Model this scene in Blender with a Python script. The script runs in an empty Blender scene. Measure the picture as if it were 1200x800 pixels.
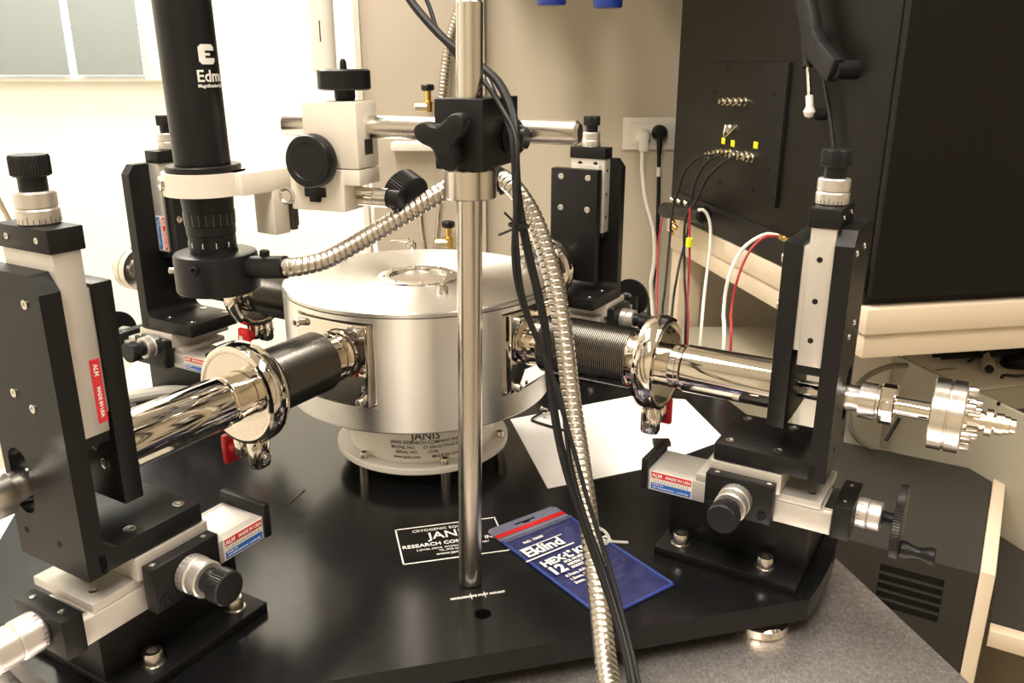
import bpy, bmesh, math, random
from mathutils import Vector, Matrix

random.seed(4)
C = bpy.context.scene.collection
sc = bpy.context.scene
PI = math.pi

# ------------------------------------------------------------------ camera
FPX, PITCH, CAMH = 1000.0, math.radians(18.2), 0.42
cam_d = bpy.data.cameras.new('camera')
cam_d.sensor_width = 36.0
cam_d.lens = 30.0
cam_d.clip_start = 0.02
cam = bpy.data.objects.new('camera', cam_d)
C.objects.link(cam)
cam.location = (0, 0, CAMH)
cam.rotation_euler = (PI / 2 - PITCH, 0, 0)
sc.camera = cam
# ------------------------------------------------------------------ world, exposure, lamps
w = bpy.data.worlds.new('world')
sc.world = w
w.use_nodes = True
w.node_tree.nodes['Background'].inputs[0].default_value = (1.0, 0.93, 0.82, 1)
w.node_tree.nodes['Background'].inputs[1].default_value = 0.15
sc.view_settings.view_transform = 'Standard'
sc.view_settings.look = 'None'
sc.view_settings.gamma = 1.0
sc.view_settings.exposure = 0.0


def area(name, loc, sx, sy, power, col, rot=(0, 0, 0)):
    l = bpy.data.lights.new(name, 'AREA')
    l.shape = 'RECTANGLE'
    l.size, l.size_y, l.energy, l.color = sx, sy, power, col
    o = bpy.data.objects.new(name, l)
    C.objects.link(o)
    o.location, o.rotation_euler = loc, rot
    return o


WARM = (1.0, 0.90, 0.79)
area('ceiling_lamp_light', (-0.55, 0.95, 1.86), 0.5, 1.1, 24, WARM)
area('ceiling_lamp_light', (0.75, 0.35, 1.86), 0.5, 1.1, 15, WARM)
area('ceiling_lamp_light', (-0.40, -0.55, 1.86), 0.25, 1.1, 44, WARM)
area('ceiling_lamp_light', (-1.15, 2.15, 1.86), 0.9, 0.5, 50, (1.0, 0.93, 0.82))  # added lamp to overexpose the white recess wall; no such fitting known


# ------------------------------------------------------------------ helpers
def ray(px, py):
    x = (px - 600) / FPX
    u = -(py - 400) / FPX
    return Vector((x, math.cos(PITCH) + u * math.sin(PITCH), -math.sin(PITCH) + u * math.cos(PITCH)))


CAM = Vector((0, 0, CAMH))


def at(px, py, y):
    d = ray(px, py)
    return CAM + d * (y / d.y)


def ground(px, py, z=0.0):
    d = ray(px, py)
    return CAM + d * ((z - CAMH) / d.z)


def onplane(px, py, p, n):
    d = ray(px, py)
    return CAM + d * ((Vector(p) - CAM).dot(n) / d.dot(n))


def basis(axis):
    a = Vector(axis).normalized()
    h = Vector((0, 0, 1)) if abs(a.z) < 0.9 else Vector((1, 0, 0))
    u = h.cross(a).normalized()
    return a, u, a.cross(u)


class MB:
    """collects shapes; build() links them as one mesh object"""

    def __init__(s):
        s.v, s.f = [], []

    def add(s, vs, fs, M=None):
        b = len(s.v)
        s.v += [tuple(M @ Vector(p)) if M else tuple(p) for p in vs]
        s.f += [tuple(i + b for i in f) for f in fs]
        return s

    def box(s, x0, x1, y0, y1, z0, z1, bev=0.0, M=None):
        x0, x1 = min(x0, x1), max(x0, x1)
        y0, y1 = min(y0, y1), max(y0, y1)
        z0, z1 = min(z0, z1), max(z0, z1)
        bm = bmesh.new()
        vs = [bm.verts.new(p) for p in ((x0, y0, z0), (x1, y0, z0), (x1, y1, z0), (x0, y1, z0),
                                        (x0, y0, z1), (x1, y0, z1), (x1, y1, z1), (x0, y1, z1))]
        for q in ((3, 2, 1, 0), (4, 5, 6, 7), (0, 1, 5, 4), (1, 2, 6, 5), (2, 3, 7, 6), (3, 0, 4, 7)):
            bm.faces.new([vs[i] for i in q])
        if bev > 0:
            bmesh.ops.bevel(bm, geom=list(bm.edges), offset=bev, segments=2, profile=0.5, affect='EDGES')
        bm.verts.index_update()
        s.add([v.co.copy() for v in bm.verts], [[v.index for v in f.verts] for f in bm.faces], M)
        bm.free()
        return s

    def lathe(s, prof, o=(0, 0, 0), axis=(0, 0, 1), n=32, M=None):
        a, u, w_ = basis(axis)
        o = Vector(o)
        vs, fs = [], []
        for (h, r) in prof:
            r = max(r, 1e-5)
            for k in range(n):
                t = 2 * PI * k / n
                vs.append(o + a * h + (u * math.cos(t) + w_ * math.sin(t)) * r)
        m = len(prof)
        for i in range(m - 1):
            for k in range(n):
                k2 = (k + 1) % n
                fs.append((i * n + k, i * n + k2, (i + 1) * n + k2, (i + 1) * n + k))
        fs.append(tuple(reversed(range(n))))
        fs.append(tuple(range((m - 1) * n, m * n)))
        return s.add(vs, fs, M)

    def cyl(s, p, q, r, n=20, r2=None, bev=0.0, M=None):
        p, q = Vector(p), Vector(q)
        L = (q - p).length
        r2 = r if r2 is None else r2
        if bev:
            prof = [(0, r - bev), (bev, r), (L - bev, r2), (L, r2 - bev)]
        else:
            prof = [(0, r), (L, r2)]
        return s.lathe(prof, p, q - p, n, M)

    def tube(s, pts, rad, n=10, step=0.012, radf=None):
        path = smooth_path(pts, step)
        vs, fs = [], []
        prev = None
        L = 0.0
        for i, p in enumerate(path):
            t = (path[min(i + 1, len(path) - 1)] - path[max(i - 1, 0)]).normalized()
            if prev is None:
                _, u, w_ = basis(t)
            else:
                u = (prev - t * prev.dot(t)).normalized()
                w_ = t.cross(u)
            prev = u
            if i:
                L += (p - path[i - 1]).length
            for k in range(n):
                r = rad if radf is None else radf(i, L, k)
                a = 2 * PI * k / n
                vs.append(p + (u * math.cos(a) + w_ * math.sin(a)) * r)
        m = len(path)
        for i in range(m - 1):
            for k in range(n):
                k2 = (k + 1) % n
                fs.append((i * n + k, i * n + k2, (i + 1) * n + k2, (i + 1) * n + k))
        fs.append(tuple(reversed(range(n))))
        fs.append(tuple(range((m - 1) * n, m * n)))
        return s.add(vs, fs)

    def prism(s, outline, z0, z1, M=None, holes=()):
        """2D outline (with holes) extruded in z"""
        cu = bpy.data.curves.new('tmp', 'CURVE')
        cu.dimensions = '2D'
        cu.fill_mode = 'BOTH'
        cu.extrude = abs(z1 - z0) / 2
        for pts in [outline] + list(holes):
            sp = cu.splines.new('POLY')
            sp.points.add(len(pts) - 1)
            for i, (x, y) in enumerate(pts):
                sp.points[i].co = (x, y, 0, 1)
            sp.use_cyclic_u = True
        o = bpy.data.objects.new('tmp', cu)
        me = bpy.data.meshes.new_from_object(o)
        mid = (z0 + z1) / 2
        s.add([v.co + Vector((0, 0, mid)) for v in me.vertices], [tuple(p.vertices) for p in me.polygons], M)
        bpy.data.objects.remove(o)
        bpy.data.curves.remove(cu)
        bpy.data.meshes.remove(me)
        return s

    def text(s, string, size, M, ext=0.0001, align='CENTER', bold=0.0, bend=None):
        cu = bpy.data.curves.new('tmp', 'FONT')
        cu.body, cu.size, cu.align_x, cu.align_y = string, size, align, 'CENTER'
        cu.extrude, cu.offset, cu.resolution_u = ext, bold, 2
        o = bpy.data.objects.new('tmp', cu)
        me = bpy.data.meshes.new_from_object(o)
        vs = [v.co.copy() for v in me.vertices]
        if bend:
            vs = [bend(v) for v in vs]
        s.add(vs, [tuple(p.vertices) for p in me.polygons], M)
        bpy.data.objects.remove(o)
        bpy.data.curves.remove(cu)
        bpy.data.meshes.remove(me)
        return s

    def mesh(s, name):
        me = bpy.data.meshes.new(name)
        me.from_pydata(s.v, [], s.f)
        bm = bmesh.new()
        bm.from_mesh(me)
        bmesh.ops.recalc_face_normals(bm, faces=bm.faces)
        bm.to_mesh(me)
        bm.free()
        for p in me.polygons:
            p.use_smooth = True
        me.set_sharp_from_angle(angle=math.radians(32))
        return me

    def build(s, name, m, parent=None, label=None, kind=None):
        me = s.mesh(name)
        me.materials.append(m)
        o = bpy.data.objects.new(name, me)
        C.objects.link(o)
        if parent:
            o.parent = parent
        if label:
            o['label'] = label
        if kind:
            o['kind'] = kind
        return o


def smooth_path(pts, step):
    P = [Vector(p) for p in pts]
    if len(P) == 2:
        n = max(2, int((P[1] - P[0]).length / step))
        return [P[0].lerp(P[1], i / n) for i in range(n + 1)]
    P = [P[0] * 2 - P[1]] + P + [P[-1] * 2 - P[-2]]
    raw = []
    for i in range(1, len(P) - 2):
        p0, p1, p2, p3 = P[i - 1:i + 3]
        for k in range(40):
            t = k / 40
            raw.append(0.5 * ((2 * p1) + (p2 - p0) * t + (2 * p0 - 5 * p1 + 4 * p2 - p3) * t * t
                              + (3 * p1 - p0 - 3 * p2 + p3) * t ** 3))
    raw.append(P[-2])
    out, acc = [raw[0]], 0.0
    for a, b in zip(raw, raw[1:]):
        d = (b - a).length
        if d == 0:
            continue
        pos = step - acc
        while pos <= d:
            out.append(a.lerp(b, pos / d))
            pos += step
        acc = (acc + d) % step
    if (out[-1] - raw[-1]).length > step * 0.3:
        out.append(raw[-1])
    return out


def frame(o, x, y, z):
    M = Matrix((x, y, z)).transposed().to_4x4()
    M.translation = Vector(o)
    return M


def thing(name, label, cat, loc=(0, 0, 0), rotz=0.0, group=None):
    o = bpy.data.objects.new(name, None)
    o.empty_display_size = 0.02
    C.objects.link(o)
    o.location = loc
    o.rotation_euler = (0, 0, rotz)
    return tag(o, label, cat, group)


def tag(o, label, cat, group=None):
    o['label'], o['category'] = label, cat
    if group:
        o['group'] = group
    return o


def struct(o):
    o['kind'] = 'structure'
    return o


# ------------------------------------------------------------------ materials
def mat(name, col, rough=0.5, metal=0.0, noise=0.0, scale=60.0, bump=0.0, coat=0.0, alpha=1.0, trans=0.0,
        emit=0.0, stretch=(1, 1, 1), aniso=0.0, ior=1.45, rvar=0.0, spec=0.5):
    m = bpy.data.materials.new(name)
    m.use_nodes = True
    nt = m.node_tree
    b = nt.nodes['Principled BSDF']
    I = b.inputs
    I['Base Color'].default_value = (*col, 1)
    I['Roughness'].default_value = rough
    I['Metallic'].default_value = metal
    I['IOR'].default_value = ior
    I['Specular IOR Level'].default_value = spec
    I['Coat Weight'].default_value = coat
    I['Alpha'].default_value = alpha
    I['Transmission Weight'].default_value = trans
    I['Anisotropic'].default_value = aniso
    if emit:
        I['Emission Color'].default_value = (*col, 1)
        I['Emission Strength'].default_value = emit
    if noise or bump or rvar:
        tc = nt.nodes.new('ShaderNodeTexCoord')
        mp = nt.nodes.new('ShaderNodeMapping')
        mp.inputs['Scale'].default_value = stretch
        nz = nt.nodes.new('ShaderNodeTexNoise')
        nz.inputs['Scale'].default_value = scale
        nz.inputs['Detail'].default_value = 4
        nt.links.new(tc.outputs['Object'], mp.inputs[0])
        nt.links.new(mp.outputs[0], nz.inputs['Vector'])
        if noise:
            mx = nt.nodes.new('ShaderNodeMix')
            mx.data_type = 'RGBA'
            mx.inputs[6].default_value = (*[c * (1 - noise) for c in col], 1)
            mx.inputs[7].default_value = (*[min(1, c * (1 + noise)) for c in col], 1)
            nt.links.new(nz.outputs['Fac'], mx.inputs[0])
            nt.links.new(mx.outputs[2], I['Base Color'])
        if rvar:
            mr = nt.nodes.new('ShaderNodeMapRange')
            mr.inputs['To Min'].default_value = max(0, rough - rvar)
            mr.inputs['To Max'].default_value = rough + rvar
            nt.links.new(nz.outputs['Fac'], mr.inputs['Value'])
            nt.links.new(mr.outputs[0], I['Roughness'])
        if bump:
            bp = nt.nodes.new('ShaderNodeBump')
            bp.inputs['Strength'].default_value = bump
            bp.inputs['Distance'].default_value = 0.002
            nt.links.new(nz.outputs['Fac'], bp.inputs['Height'])
            nt.links.new(bp.outputs[0], I['Normal'])
    return m


BLK = mat('black_anodised_metal', (0.006, 0.006, 0.006), 0.42, 0.0, noise=0.15, scale=300, rvar=0.05, spec=0.36)
PLATE = mat('black_plate_metal', (0.007, 0.007, 0.0075), 0.20, 0.0, noise=0.2, scale=120, rvar=0.04, spec=0.34)
GREY = mat('clear_anodised_metal', (0.60, 0.57, 0.53), 0.42, 0.55, noise=0.04, scale=200, rvar=0.05)
STEEL = mat('satin_steel', (0.66, 0.62, 0.57), 0.24, 1.0, noise=0.06, scale=90, stretch=(1, 1, 40), rvar=0.06)
SCREW = mat('screw_steel', (0.62, 0.59, 0.55), 0.25, 1.0, noise=0.1, scale=300)
CHROME = mat('polished_steel', (0.74, 0.69, 0.62), 0.055, 1.0, noise=0.03, scale=40, rvar=0.02)
BRUSH = mat('turned_steel', (0.70, 0.67, 0.63), 0.22, 1.0, noise=0.05, scale=300, rvar=0.06)
MICM = mat('matt_chrome', (0.66, 0.63, 0.60), 0.34, 0.8, noise=0.04, scale=400)
BELL = mat('dark_bellows_metal', (0.15, 0.142, 0.13), 0.25, 1.0, noise=0.1, scale=100)
KNOB = mat('black_plastic', (0.008, 0.008, 0.009), 0.36, noise=0.1, scale=500, spec=0.34)
RUBBER = mat('black_rubber', (0.011, 0.011, 0.012), 0.45, noise=0.15, scale=200, spec=0.36)
CREAM = mat('cream_enamel', (0.78, 0.73, 0.64), 0.38, noise=0.02, scale=150, coat=0.2)
FLANGE = mat('white_flange_enamel', (0.93, 0.90, 0.84), 0.35, noise=0.02, scale=150)
WHITEP = mat('white_painted_metal', (0.82, 0.79, 0.72), 0.35, noise=0.02, scale=150)
RED = mat('red_plastic', (0.55, 0.012, 0.015), 0.35, noise=0.08, scale=200)
REDW = mat('red_wire', (0.38, 0.025, 0.035), 0.45, noise=0.08, scale=200)
WHITEW = mat('white_wire', (0.82, 0.80, 0.74), 0.42, noise=0.03, scale=200)
PAPER = mat('white_paper', (0.86, 0.84, 0.82), 0.7, noise=0.02, scale=80)
BRASS = mat('brass', (0.75, 0.50, 0.17), 0.25, 1.0, noise=0.1, scale=200)
CONN = mat('nickel_connector', (0.68, 0.62, 0.50), 0.25, 1.0, noise=0.1, scale=300)
YEL = mat('yellow_sticker', (0.80, 0.82, 0.02), 0.5, noise=0.03, scale=200)
LRED = mat('label_red', (0.60, 0.03, 0.04), 0.4, noise=0.03, scale=200)
LBLUE = mat('label_blue', (0.02, 0.13, 0.50), 0.4, noise=0.03, scale=200)
LWHITE = mat('label_white', (0.80, 0.77, 0.70), 0.4, noise=0.03, scale=200)
INK = mat('white_ink', (0.82, 0.80, 0.76), 0.5, noise=0.02, scale=200)
DINK = mat('dark_ink', (0.03, 0.03, 0.03), 0.5, noise=0.05, scale=200)
HOLE = mat('hole_black', (0.003, 0.003, 0.003), 0.8, noise=0.1, scale=100)
BLUEC = mat('blue_plastic', (0.015, 0.04, 0.28), 0.35, noise=0.05, scale=100)
CABB = mat('dark_cabinet_enamel', (0.009, 0.0082, 0.0072), 0.42, noise=0.08, scale=14, rvar=0.04, spec=0.2)
DARKG = mat('dark_grey_enamel', (0.036, 0.033, 0.029), 0.45, noise=0.06, scale=60, spec=0.3)
BEIGE = mat('beige_enamel', (0.70, 0.59, 0.45), 0.42, noise=0.04, scale=10)
CASE = mat('grey_beige_enamel', (0.40, 0.37, 0.29), 0.5, noise=0.03, scale=40)
WALL = mat('beige_wall_paint', (0.58, 0.52, 0.415), 0.6, noise=0.03, scale=7, bump=0.02)
WALL2 = mat('pale_panel_paint', (0.52, 0.46, 0.38), 0.55, noise=0.02, scale=7)
WALLW = mat('white_wall_paint', (0.88, 0.86, 0.79), 0.6, noise=0.015, scale=7)
CEIL = mat('ceiling_white', (0.80, 0.78, 0.74), 0.8, noise=0.02, scale=6)
FLOORM = mat('grey_floor', (0.42, 0.38, 0.31), 0.5, noise=0.1, scale=8)
BLIND = mat('blue_grey_blind', (0.33, 0.375, 0.39), 0.5, noise=0.05, scale=30, stretch=(8, 8, 0.5))
GLOW = mat('window_daylight', (0.85, 0.94, 1.0), 0.5, emit=2.0)
LAMPM = mat('lamp_diffuser', (1.0, 0.92, 0.78), 0.5, emit=5.0)
TUBEW = mat('frosted_plastic', (0.86, 0.84, 0.77), 0.3, noise=0.02, scale=60, trans=0.25)
GLASS = mat('view_glass', (0.92, 0.94, 0.92), 0.02, trans=1.0, ior=1.25)
FILM = mat('clear_vinyl', (0.8, 0.82, 0.9), 0.10, trans=0.0, alpha=0.16, spec=0.9)
POUCH = mat('blue_vinyl', (0.026, 0.030, 0.105), 0.25, noise=0.55, scale=38, bump=0.12, coat=0.25)
SEAM = mat('blue_seam', (0.03, 0.055, 0.24), 0.3, noise=0.2, scale=60)
POUCHW = mat('pale_vinyl', (0.16, 0.17, 0.24), 0.22, noise=0.15, scale=45, coat=0.5)
HOSE = mat('gooseneck_steel', (0.58, 0.54, 0.48), 0.31, 1.0, noise=0.08, scale=200)


def table_mat():
    m = mat('brushed_steel_table', (0.36, 0.335, 0.33), 0.31, 0.88)
    nt = m.node_tree
    b = nt.nodes['Principled BSDF']
    tc = nt.nodes.new('ShaderNodeTexCoord')
    vo = nt.nodes.new('ShaderNodeTexVoronoi')
    vo.inputs['Scale'].default_value = 520
    nz = nt.nodes.new('ShaderNodeTexNoise')
    nz.inputs['Scale'].default_value = 260
    mx = nt.nodes.new('ShaderNodeMix')
    mx.data_type = 'RGBA'
    mx.inputs[6].default_value = (0.56, 0.52, 0.51, 1)
    mx.inputs[7].default_value = (0.96, 0.91, 0.89, 1)
    ml = nt.nodes.new('ShaderNodeMath')
    ml.operation = 'MULTIPLY'
    nt.links.new(tc.outputs['Object'], vo.inputs['Vector'])
    nt.links.new(tc.outputs['Object'], nz.inputs['Vector'])
    nt.links.new(vo.outputs['Color'], ml.inputs[0])
    nt.links.new(nz.outputs['Fac'], ml.inputs[1])
    ml2 = nt.nodes.new('ShaderNodeMath')
    ml2.operation = 'MULTIPLY'
    ml2.inputs[1].default_value = 1.9
    nt.links.new(ml.outputs[0], ml2.inputs[0])
    nt.links.new(ml2.outputs[0], mx.inputs[0])
    nt.links.new(mx.outputs[2], b.inputs['Base Color'])
    bp = nt.nodes.new('ShaderNodeBump')
    bp.inputs['Strength'].default_value = 0.12
    bp.inputs['Distance'].default_value = 0.001
    nt.links.new(vo.outputs['Distance'], bp.inputs['Height'])
    nt.links.new(bp.outputs[0], b.inputs['Normal'])
    return m


def turned_mat(name, col, freq, rough, aniso):
    """lathe turned aluminium: fine rings about the local z axis"""
    m = mat(name, col, rough, 1.0, aniso=aniso)
    nt = m.node_tree
    b = nt.nodes['Principled BSDF']
    tg = nt.nodes.new('ShaderNodeTangent')
    tg.direction_type = 'RADIAL'
    tg.axis = 'Z'
    nt.links.new(tg.outputs[0], b.inputs['Tangent'])
    b.inputs['Anisotropic Rotation'].default_value = 0.25
    tc = nt.nodes.new('ShaderNodeTexCoord')
    sp = nt.nodes.new('ShaderNodeSeparateXYZ')
    nt.links.new(tc.outputs['Object'], sp.inputs[0])
    a = nt.nodes.new('ShaderNodeVectorMath')
    a.operation = 'LENGTH'
    cb = nt.nodes.new('ShaderNodeCombineXYZ')
    nt.links.new(sp.outputs[0], cb.inputs[0])
    nt.links.new(sp.outputs[1], cb.inputs[1])
    nt.links.new(cb.outputs[0], a.inputs[0])
    c2 = nt.nodes.new('ShaderNodeCombineXYZ')
    nt.links.new(a.outputs['Value'], c2.inputs[0])
    nt.links.new(sp.outputs[2], c2.inputs[1])
    nz = nt.nodes.new('ShaderNodeTexNoise')
    nz.inputs['Scale'].default_value = freq
    nz.inputs['Detail'].default_value = 3
    nt.links.new(c2.outputs[0], nz.inputs['Vector'])
    mr = nt.nodes.new('ShaderNodeMapRange')
    mr.inputs['To Min'].default_value = rough - 0.03
    mr.inputs['To Max'].default_value = rough + 0.03
    nt.links.new(nz.outputs['Fac'], mr.inputs['Value'])
    nt.links.new(mr.outputs[0], b.inputs['Roughness'])
    bp = nt.nodes.new('ShaderNodeBump')
    bp.inputs['Strength'].default_value = 0.012
    bp.inputs['Distance'].default_value = 0.0003
    nt.links.new(nz.outputs['Fac'], bp.inputs['Height'])
    nt.links.new(bp.outputs[0], b.inputs['Normal'])
    return m


TABLE = table_mat()
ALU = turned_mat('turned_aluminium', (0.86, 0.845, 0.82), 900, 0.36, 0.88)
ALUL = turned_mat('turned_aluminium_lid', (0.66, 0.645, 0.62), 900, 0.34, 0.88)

# ------------------------------------------------------------------ shared small parts
_screw = {}


def screw(parent, p, axis=(0, 0, 1), r=0.0045, h=0.005, m=None, name='screw'):
    m = m or SCREW
    key = (round(r, 5), round(h, 5), m.name)
    if key not in _screw:
        b = MB().lathe([(0, r), (h * 0.85, r), (h, r * 0.88), (h, r * 0.52), (h * 0.45, r * 0.46), (h * 0.45, 0.0001)], n=18)
        me = b.mesh('screw')
        me.materials.append(m)
        _screw[key] = me
    a, u, v = basis(axis)
    o = bpy.data.objects.new(name, _screw[key])
    C.objects.link(o)
    o.matrix_local = frame(p, u, v, a)
    o.parent = parent
    return o


def hole(parent, p, axis, r=0.0022, name='screw_hole'):
    a = Vector(axis).normalized()
    return MB().lathe([(-0.002, r), (0.0003, r)], p, a, 12).build(name, HOLE, parent)  # slightly raised black disc; its colour stands in for the shade inside a hole


def washer_bolt(parent, p):
    o = screw(parent, Vector(p) + Vector((0, 0, 0.0014)), (0, 0, 1), 0.0072, 0.0095, name='bolt')
    MB().lathe([(-0.0014, 0.0088), (-0.0002, 0.0088), (0, 0.0084)], (0, 0, 0), (0, 0, 1), 20).build('washer', SCREW, o)
    return o


def micrometer(parent, p, axis, crank=False, sc_=1.0, lng=1.0):
    """barrel, thimble, neck and knurled head (or a crank wheel) along an axis"""
    p = Vector(p)
    a, u, v = basis(axis)
    k = sc_
    br = MB().lathe([(0 * lng, .0112 * k), (.001 * lng, .0122 * k), (.0085 * lng, .0122 * k), (.0095 * lng, .0114 * k), (.0098 * lng, .0110 * k),
                     (.0105 * lng, .0118 * k), (.0185 * lng, .0118 * k), (.0195 * lng, .0108 * k)], p, a, 36).build('micrometer_barrel', MICM, parent)
    p = p + a * (.0195 * (lng - 1))
    tk = MB()
    for i in range(24):
        t = 2 * PI * i / 24
        d = u * math.cos(t) + v * math.sin(t)
        e = a.cross(d)
        ln = 0.0042 if i % 4 == 0 else 0.0026
        M = frame(p + d * (.0122 * k) + a * (0.0012 - .0195 * (lng - 1)), a, e, d)
        tk.box(0, ln, -0.0002, 0.0002, -0.0004, 0.00008, M=M)
    tk.build('scale_marks', DINK, br)
    if not crank:
        MB().lathe([(.0193, .0080 * k), (.0285, .0080 * k)], p, a, 24).build('neck', KNOB, parent)
        n = 44
        prof = [(.028, .0100), (.029, .0112), (.039, .0112), (.0403, .0104), (.0403, .0001)]
        vs, fs = [], []
        for (h, r) in prof:
            for i in range(n * 2):
                t = PI * i / n
                rr = r * k - (0.00035 if i % 2 and r > .009 else 0)
                vs.append(p + a * h + (u * math.cos(t) + v * math.sin(t)) * max(rr, 1e-5))
        N = n * 2
        for j in range(len(prof) - 1):
            for i in range(N):
                i2 = (i + 1) % N
                fs.append((j * N + i, j * N + i2, (j + 1) * N + i2, (j + 1) * N + i))
        fs.append(tuple(reversed(range(N))))
        MB().add(vs, fs).build('knurled_head', KNOB, parent)
    else:
        MB().lathe([(.0193, .0065), (.021, .0055), (.030, .0050)], p, a, 20).build('shaft', KNOB, parent)
        n = 84
        prof = [(.0290, .006), (.0290, .0270), (.0296, .0295), (.0350, .0295), (.0358, .0270), (.0358, .0001)]
        vs, fs = [], []
        for (h, r) in prof:
            for i in range(n * 2):
                t = PI * i / n
                rr = r - (0.0005 if i % 2 and r > .028 else 0)
                vs.append(p + a * h + (u * math.cos(t) + v * math.sin(t)) * max(rr, 1e-5))
        N = n * 2
        for j in range(len(prof) - 1):
            for i in range(N):
                i2 = (i + 1) % N
                fs.append((j * N + i, j * N + i2, (j + 1) * N + i2, (j + 1) * N + i))
        fs.append(tuple(reversed(range(N))))
        wheel = MB().add(vs, fs).build('crank_wheel', KNOB, parent)
        hp = p + Vector((0, 0, -0.0235)) + a * 0.0355
        MB().lathe([(0, .0035), (.0008, .0070), (.004, .0072), (.011, .0048), (.016, .0050), (.021, .0070), (.025, .0072),
                    (.0262, .006)], hp, a, 22).build('crank_handle', KNOB, wheel)


def label_plate(parent, M, wid, hgt, red_only=False):
    """maker's label: x right, y up, z out of the face"""
    if red_only:
        lb = MB().box(-wid / 2, wid / 2, -hgt / 2, hgt / 2, 0, 0.0004, M=M).build('maker_label', LRED, parent, 'red label with white lettering')
        b = MB()
        b.text('ALM', hgt * 0.62, M @ Matrix.Translation((-wid * 0.33, 0, 0.0005)), bold=0.0001)
        b.text('MADE IN USA', hgt * 0.50, M @ Matrix.Translation((wid * 0.17, 0, 0.0005)), bold=0.00008)
        b.build('lettering', INK, lb)
        return
    lb = MB().box(-wid / 2, wid / 2, -hgt / 2, hgt / 2, 0, 0.0004, M=M).build('maker_label', LWHITE, parent, 'red, white and blue maker label')
    MB().box(-wid * .47, wid * .48, hgt * .14, hgt * .46, 0, 0.0006, M=M).build('red_band', LRED, lb)
    MB().box(-wid * .47, wid * .48, -hgt * .46, -hgt * .12, 0, 0.0006, M=M).build('blue_band', LBLUE, lb)
    b = MB()
    b.text('ALM', hgt * 0.27, M @ Matrix.Translation((-wid * 0.33, hgt * .29, 0.0007)), bold=0.00012)
    b.text('MADE IN USA', hgt * 0.21, M @ Matrix.Translation((wid * 0.17, hgt * .29, 0.0007)), bold=0.00008)
    b.text('MODEL NO.', hgt * 0.11, M @ Matrix.Translation((-wid * 0.44, -hgt * .20, 0.0007)), align='LEFT')
    b.text('NEW DIMENSIONS INC   516-789-4565', hgt * 0.11, M @ Matrix.Translation((0, -hgt * .35, 0.0007)))
    b.build('lettering', INK, lb)
    b = MB()
    for i in range(17):
        x = -wid * .40 + i * wid * .05
        b.box(x, x + 0.0003, -hgt * .10, hgt * (.03 if i % 2 else .08), 0, 0.0006, M=M)
    b.build('scale_print', DINK, lb)


# ------------------------------------------------------------------ room shell
ZF, ZC = -0.80, 1.90


def wallbox(name, m, *a):
    return struct(MB().box(*a).build(name, m))


wallbox('floor', FLOORM, -2.3, 2.3, -2.0, 2.75, ZF - 0.05, ZF)
wallbox('ceiling', CEIL, -2.3, 2.3, -2.0, 2.75, ZC, ZC + 0.05)
wallbox('wall_right', WALL, 2.25, 2.35, -2.0, 2.75, ZF, ZC)
wallbox('wall_left', WALLW, -2.35, -2.25, -2.0, 2.75, ZF, ZC)
wallbox('wall_front', WALL, -2.3, 2.3, -2.05, -1.95, ZF, ZC)
wallbox('wall_back', WALL, -0.30, 2.3, 1.92, 2.0, ZF, ZC)
wallbox('wall_back_left', WALLW, -2.3, -0.26, 2.62, 2.7, ZF, ZC)
wallbox('wall_return', WALLW, -0.34, -0.26, 1.95, 2.66, ZF, ZC)
wallbox('trim_1', WALL2, -0.318, -0.058, 1.885, 1.925, ZF, ZC)
wallbox('trim_2', WHITEP, -0.328, -0.316, 1.880, 1.93, ZF, ZC)

# window with vertical blind panels
win = struct(bpy.data.objects.new('window_1', None))
C.objects.link(win)
win.location = (-1.25, 2.6, 0.385)
MB().box(-0.70, 0.215, -0.004, 0.015, 0, 1.1).build('window_pane', GLOW, win)
for (a, b_) in ((-0.70, -0.253), (-0.236, -0.022), (0.0, 0.19)):
    MB().box(a, b_, -0.030, -0.022, -0.004, 1.1, 0.002).build('blind_panel', BLIND, win)
MB().box(-0.72, 0.235, -0.008, 0.02, -0.022, -0.006, 0.002).build('window_sill', WALLW, win)
MB().box(0.19, 0.235, -0.02, 0.02, -0.02, 1.1, 0.002).build('window_frame', WALLW, win)

# ceiling lamps (their light comes from the area lamps at the top)
for i, (x, y, sx, sy, lb) in enumerate((
        (-0.55, 0.95, .5, 1.1, 'ceiling light panel above the vacuum chamber'),
        (0.75, 0.35, .5, 1.1, 'ceiling light panel above the right hand of the table'),
        (-0.40, -0.55, .25, 1.1, 'ceiling light panel behind the camera'),
        (-1.15, 2.15, .9, .5, 'added ceiling light panel that brightens the recess by the window'))):
    t = thing('ceiling_light', lb, 'lamp', (x, y, ZC), 0, 'ceiling light panels')
    MB().box(-sx / 2 - .02, sx / 2 + .02, -sy / 2 - .02, sy / 2 + .02, -0.02, 0.0, .004).build('frame', WHITEP, t)
    MB().box(-sx / 2, sx / 2, -sy / 2, sy / 2, -0.024, -0.018).build('diffuser', LAMPM, t)

# ------------------------------------------------------------------ table
ZT = -0.036
E1 = Vector((0.227, -0.974, 0))
tb = thing('steel_table', 'grey speckled steel table top under the black octagonal plate', 'table', (0, 0.9, ZF))
top = [(0.40, 0.30), (0.352, 0.548), (0.308, 0.737), (0.176, 1.303), (-0.60, 1.303), (-0.60, 0.30)]
MB().prism([(x, y - .9) for x, y in top], ZT - 0.03 - ZF, ZT - ZF).build('table_top', TABLE, tb)
for (x, y) in ((0.28, .36), (0.12, 1.25), (-.55, 1.25), (-.55, .36)):
    MB().box(x - .025, x + .025, y - .925, y - .875, 0, ZT - .03 - ZF, .004).build('table_leg', DARKG, tb)

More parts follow.
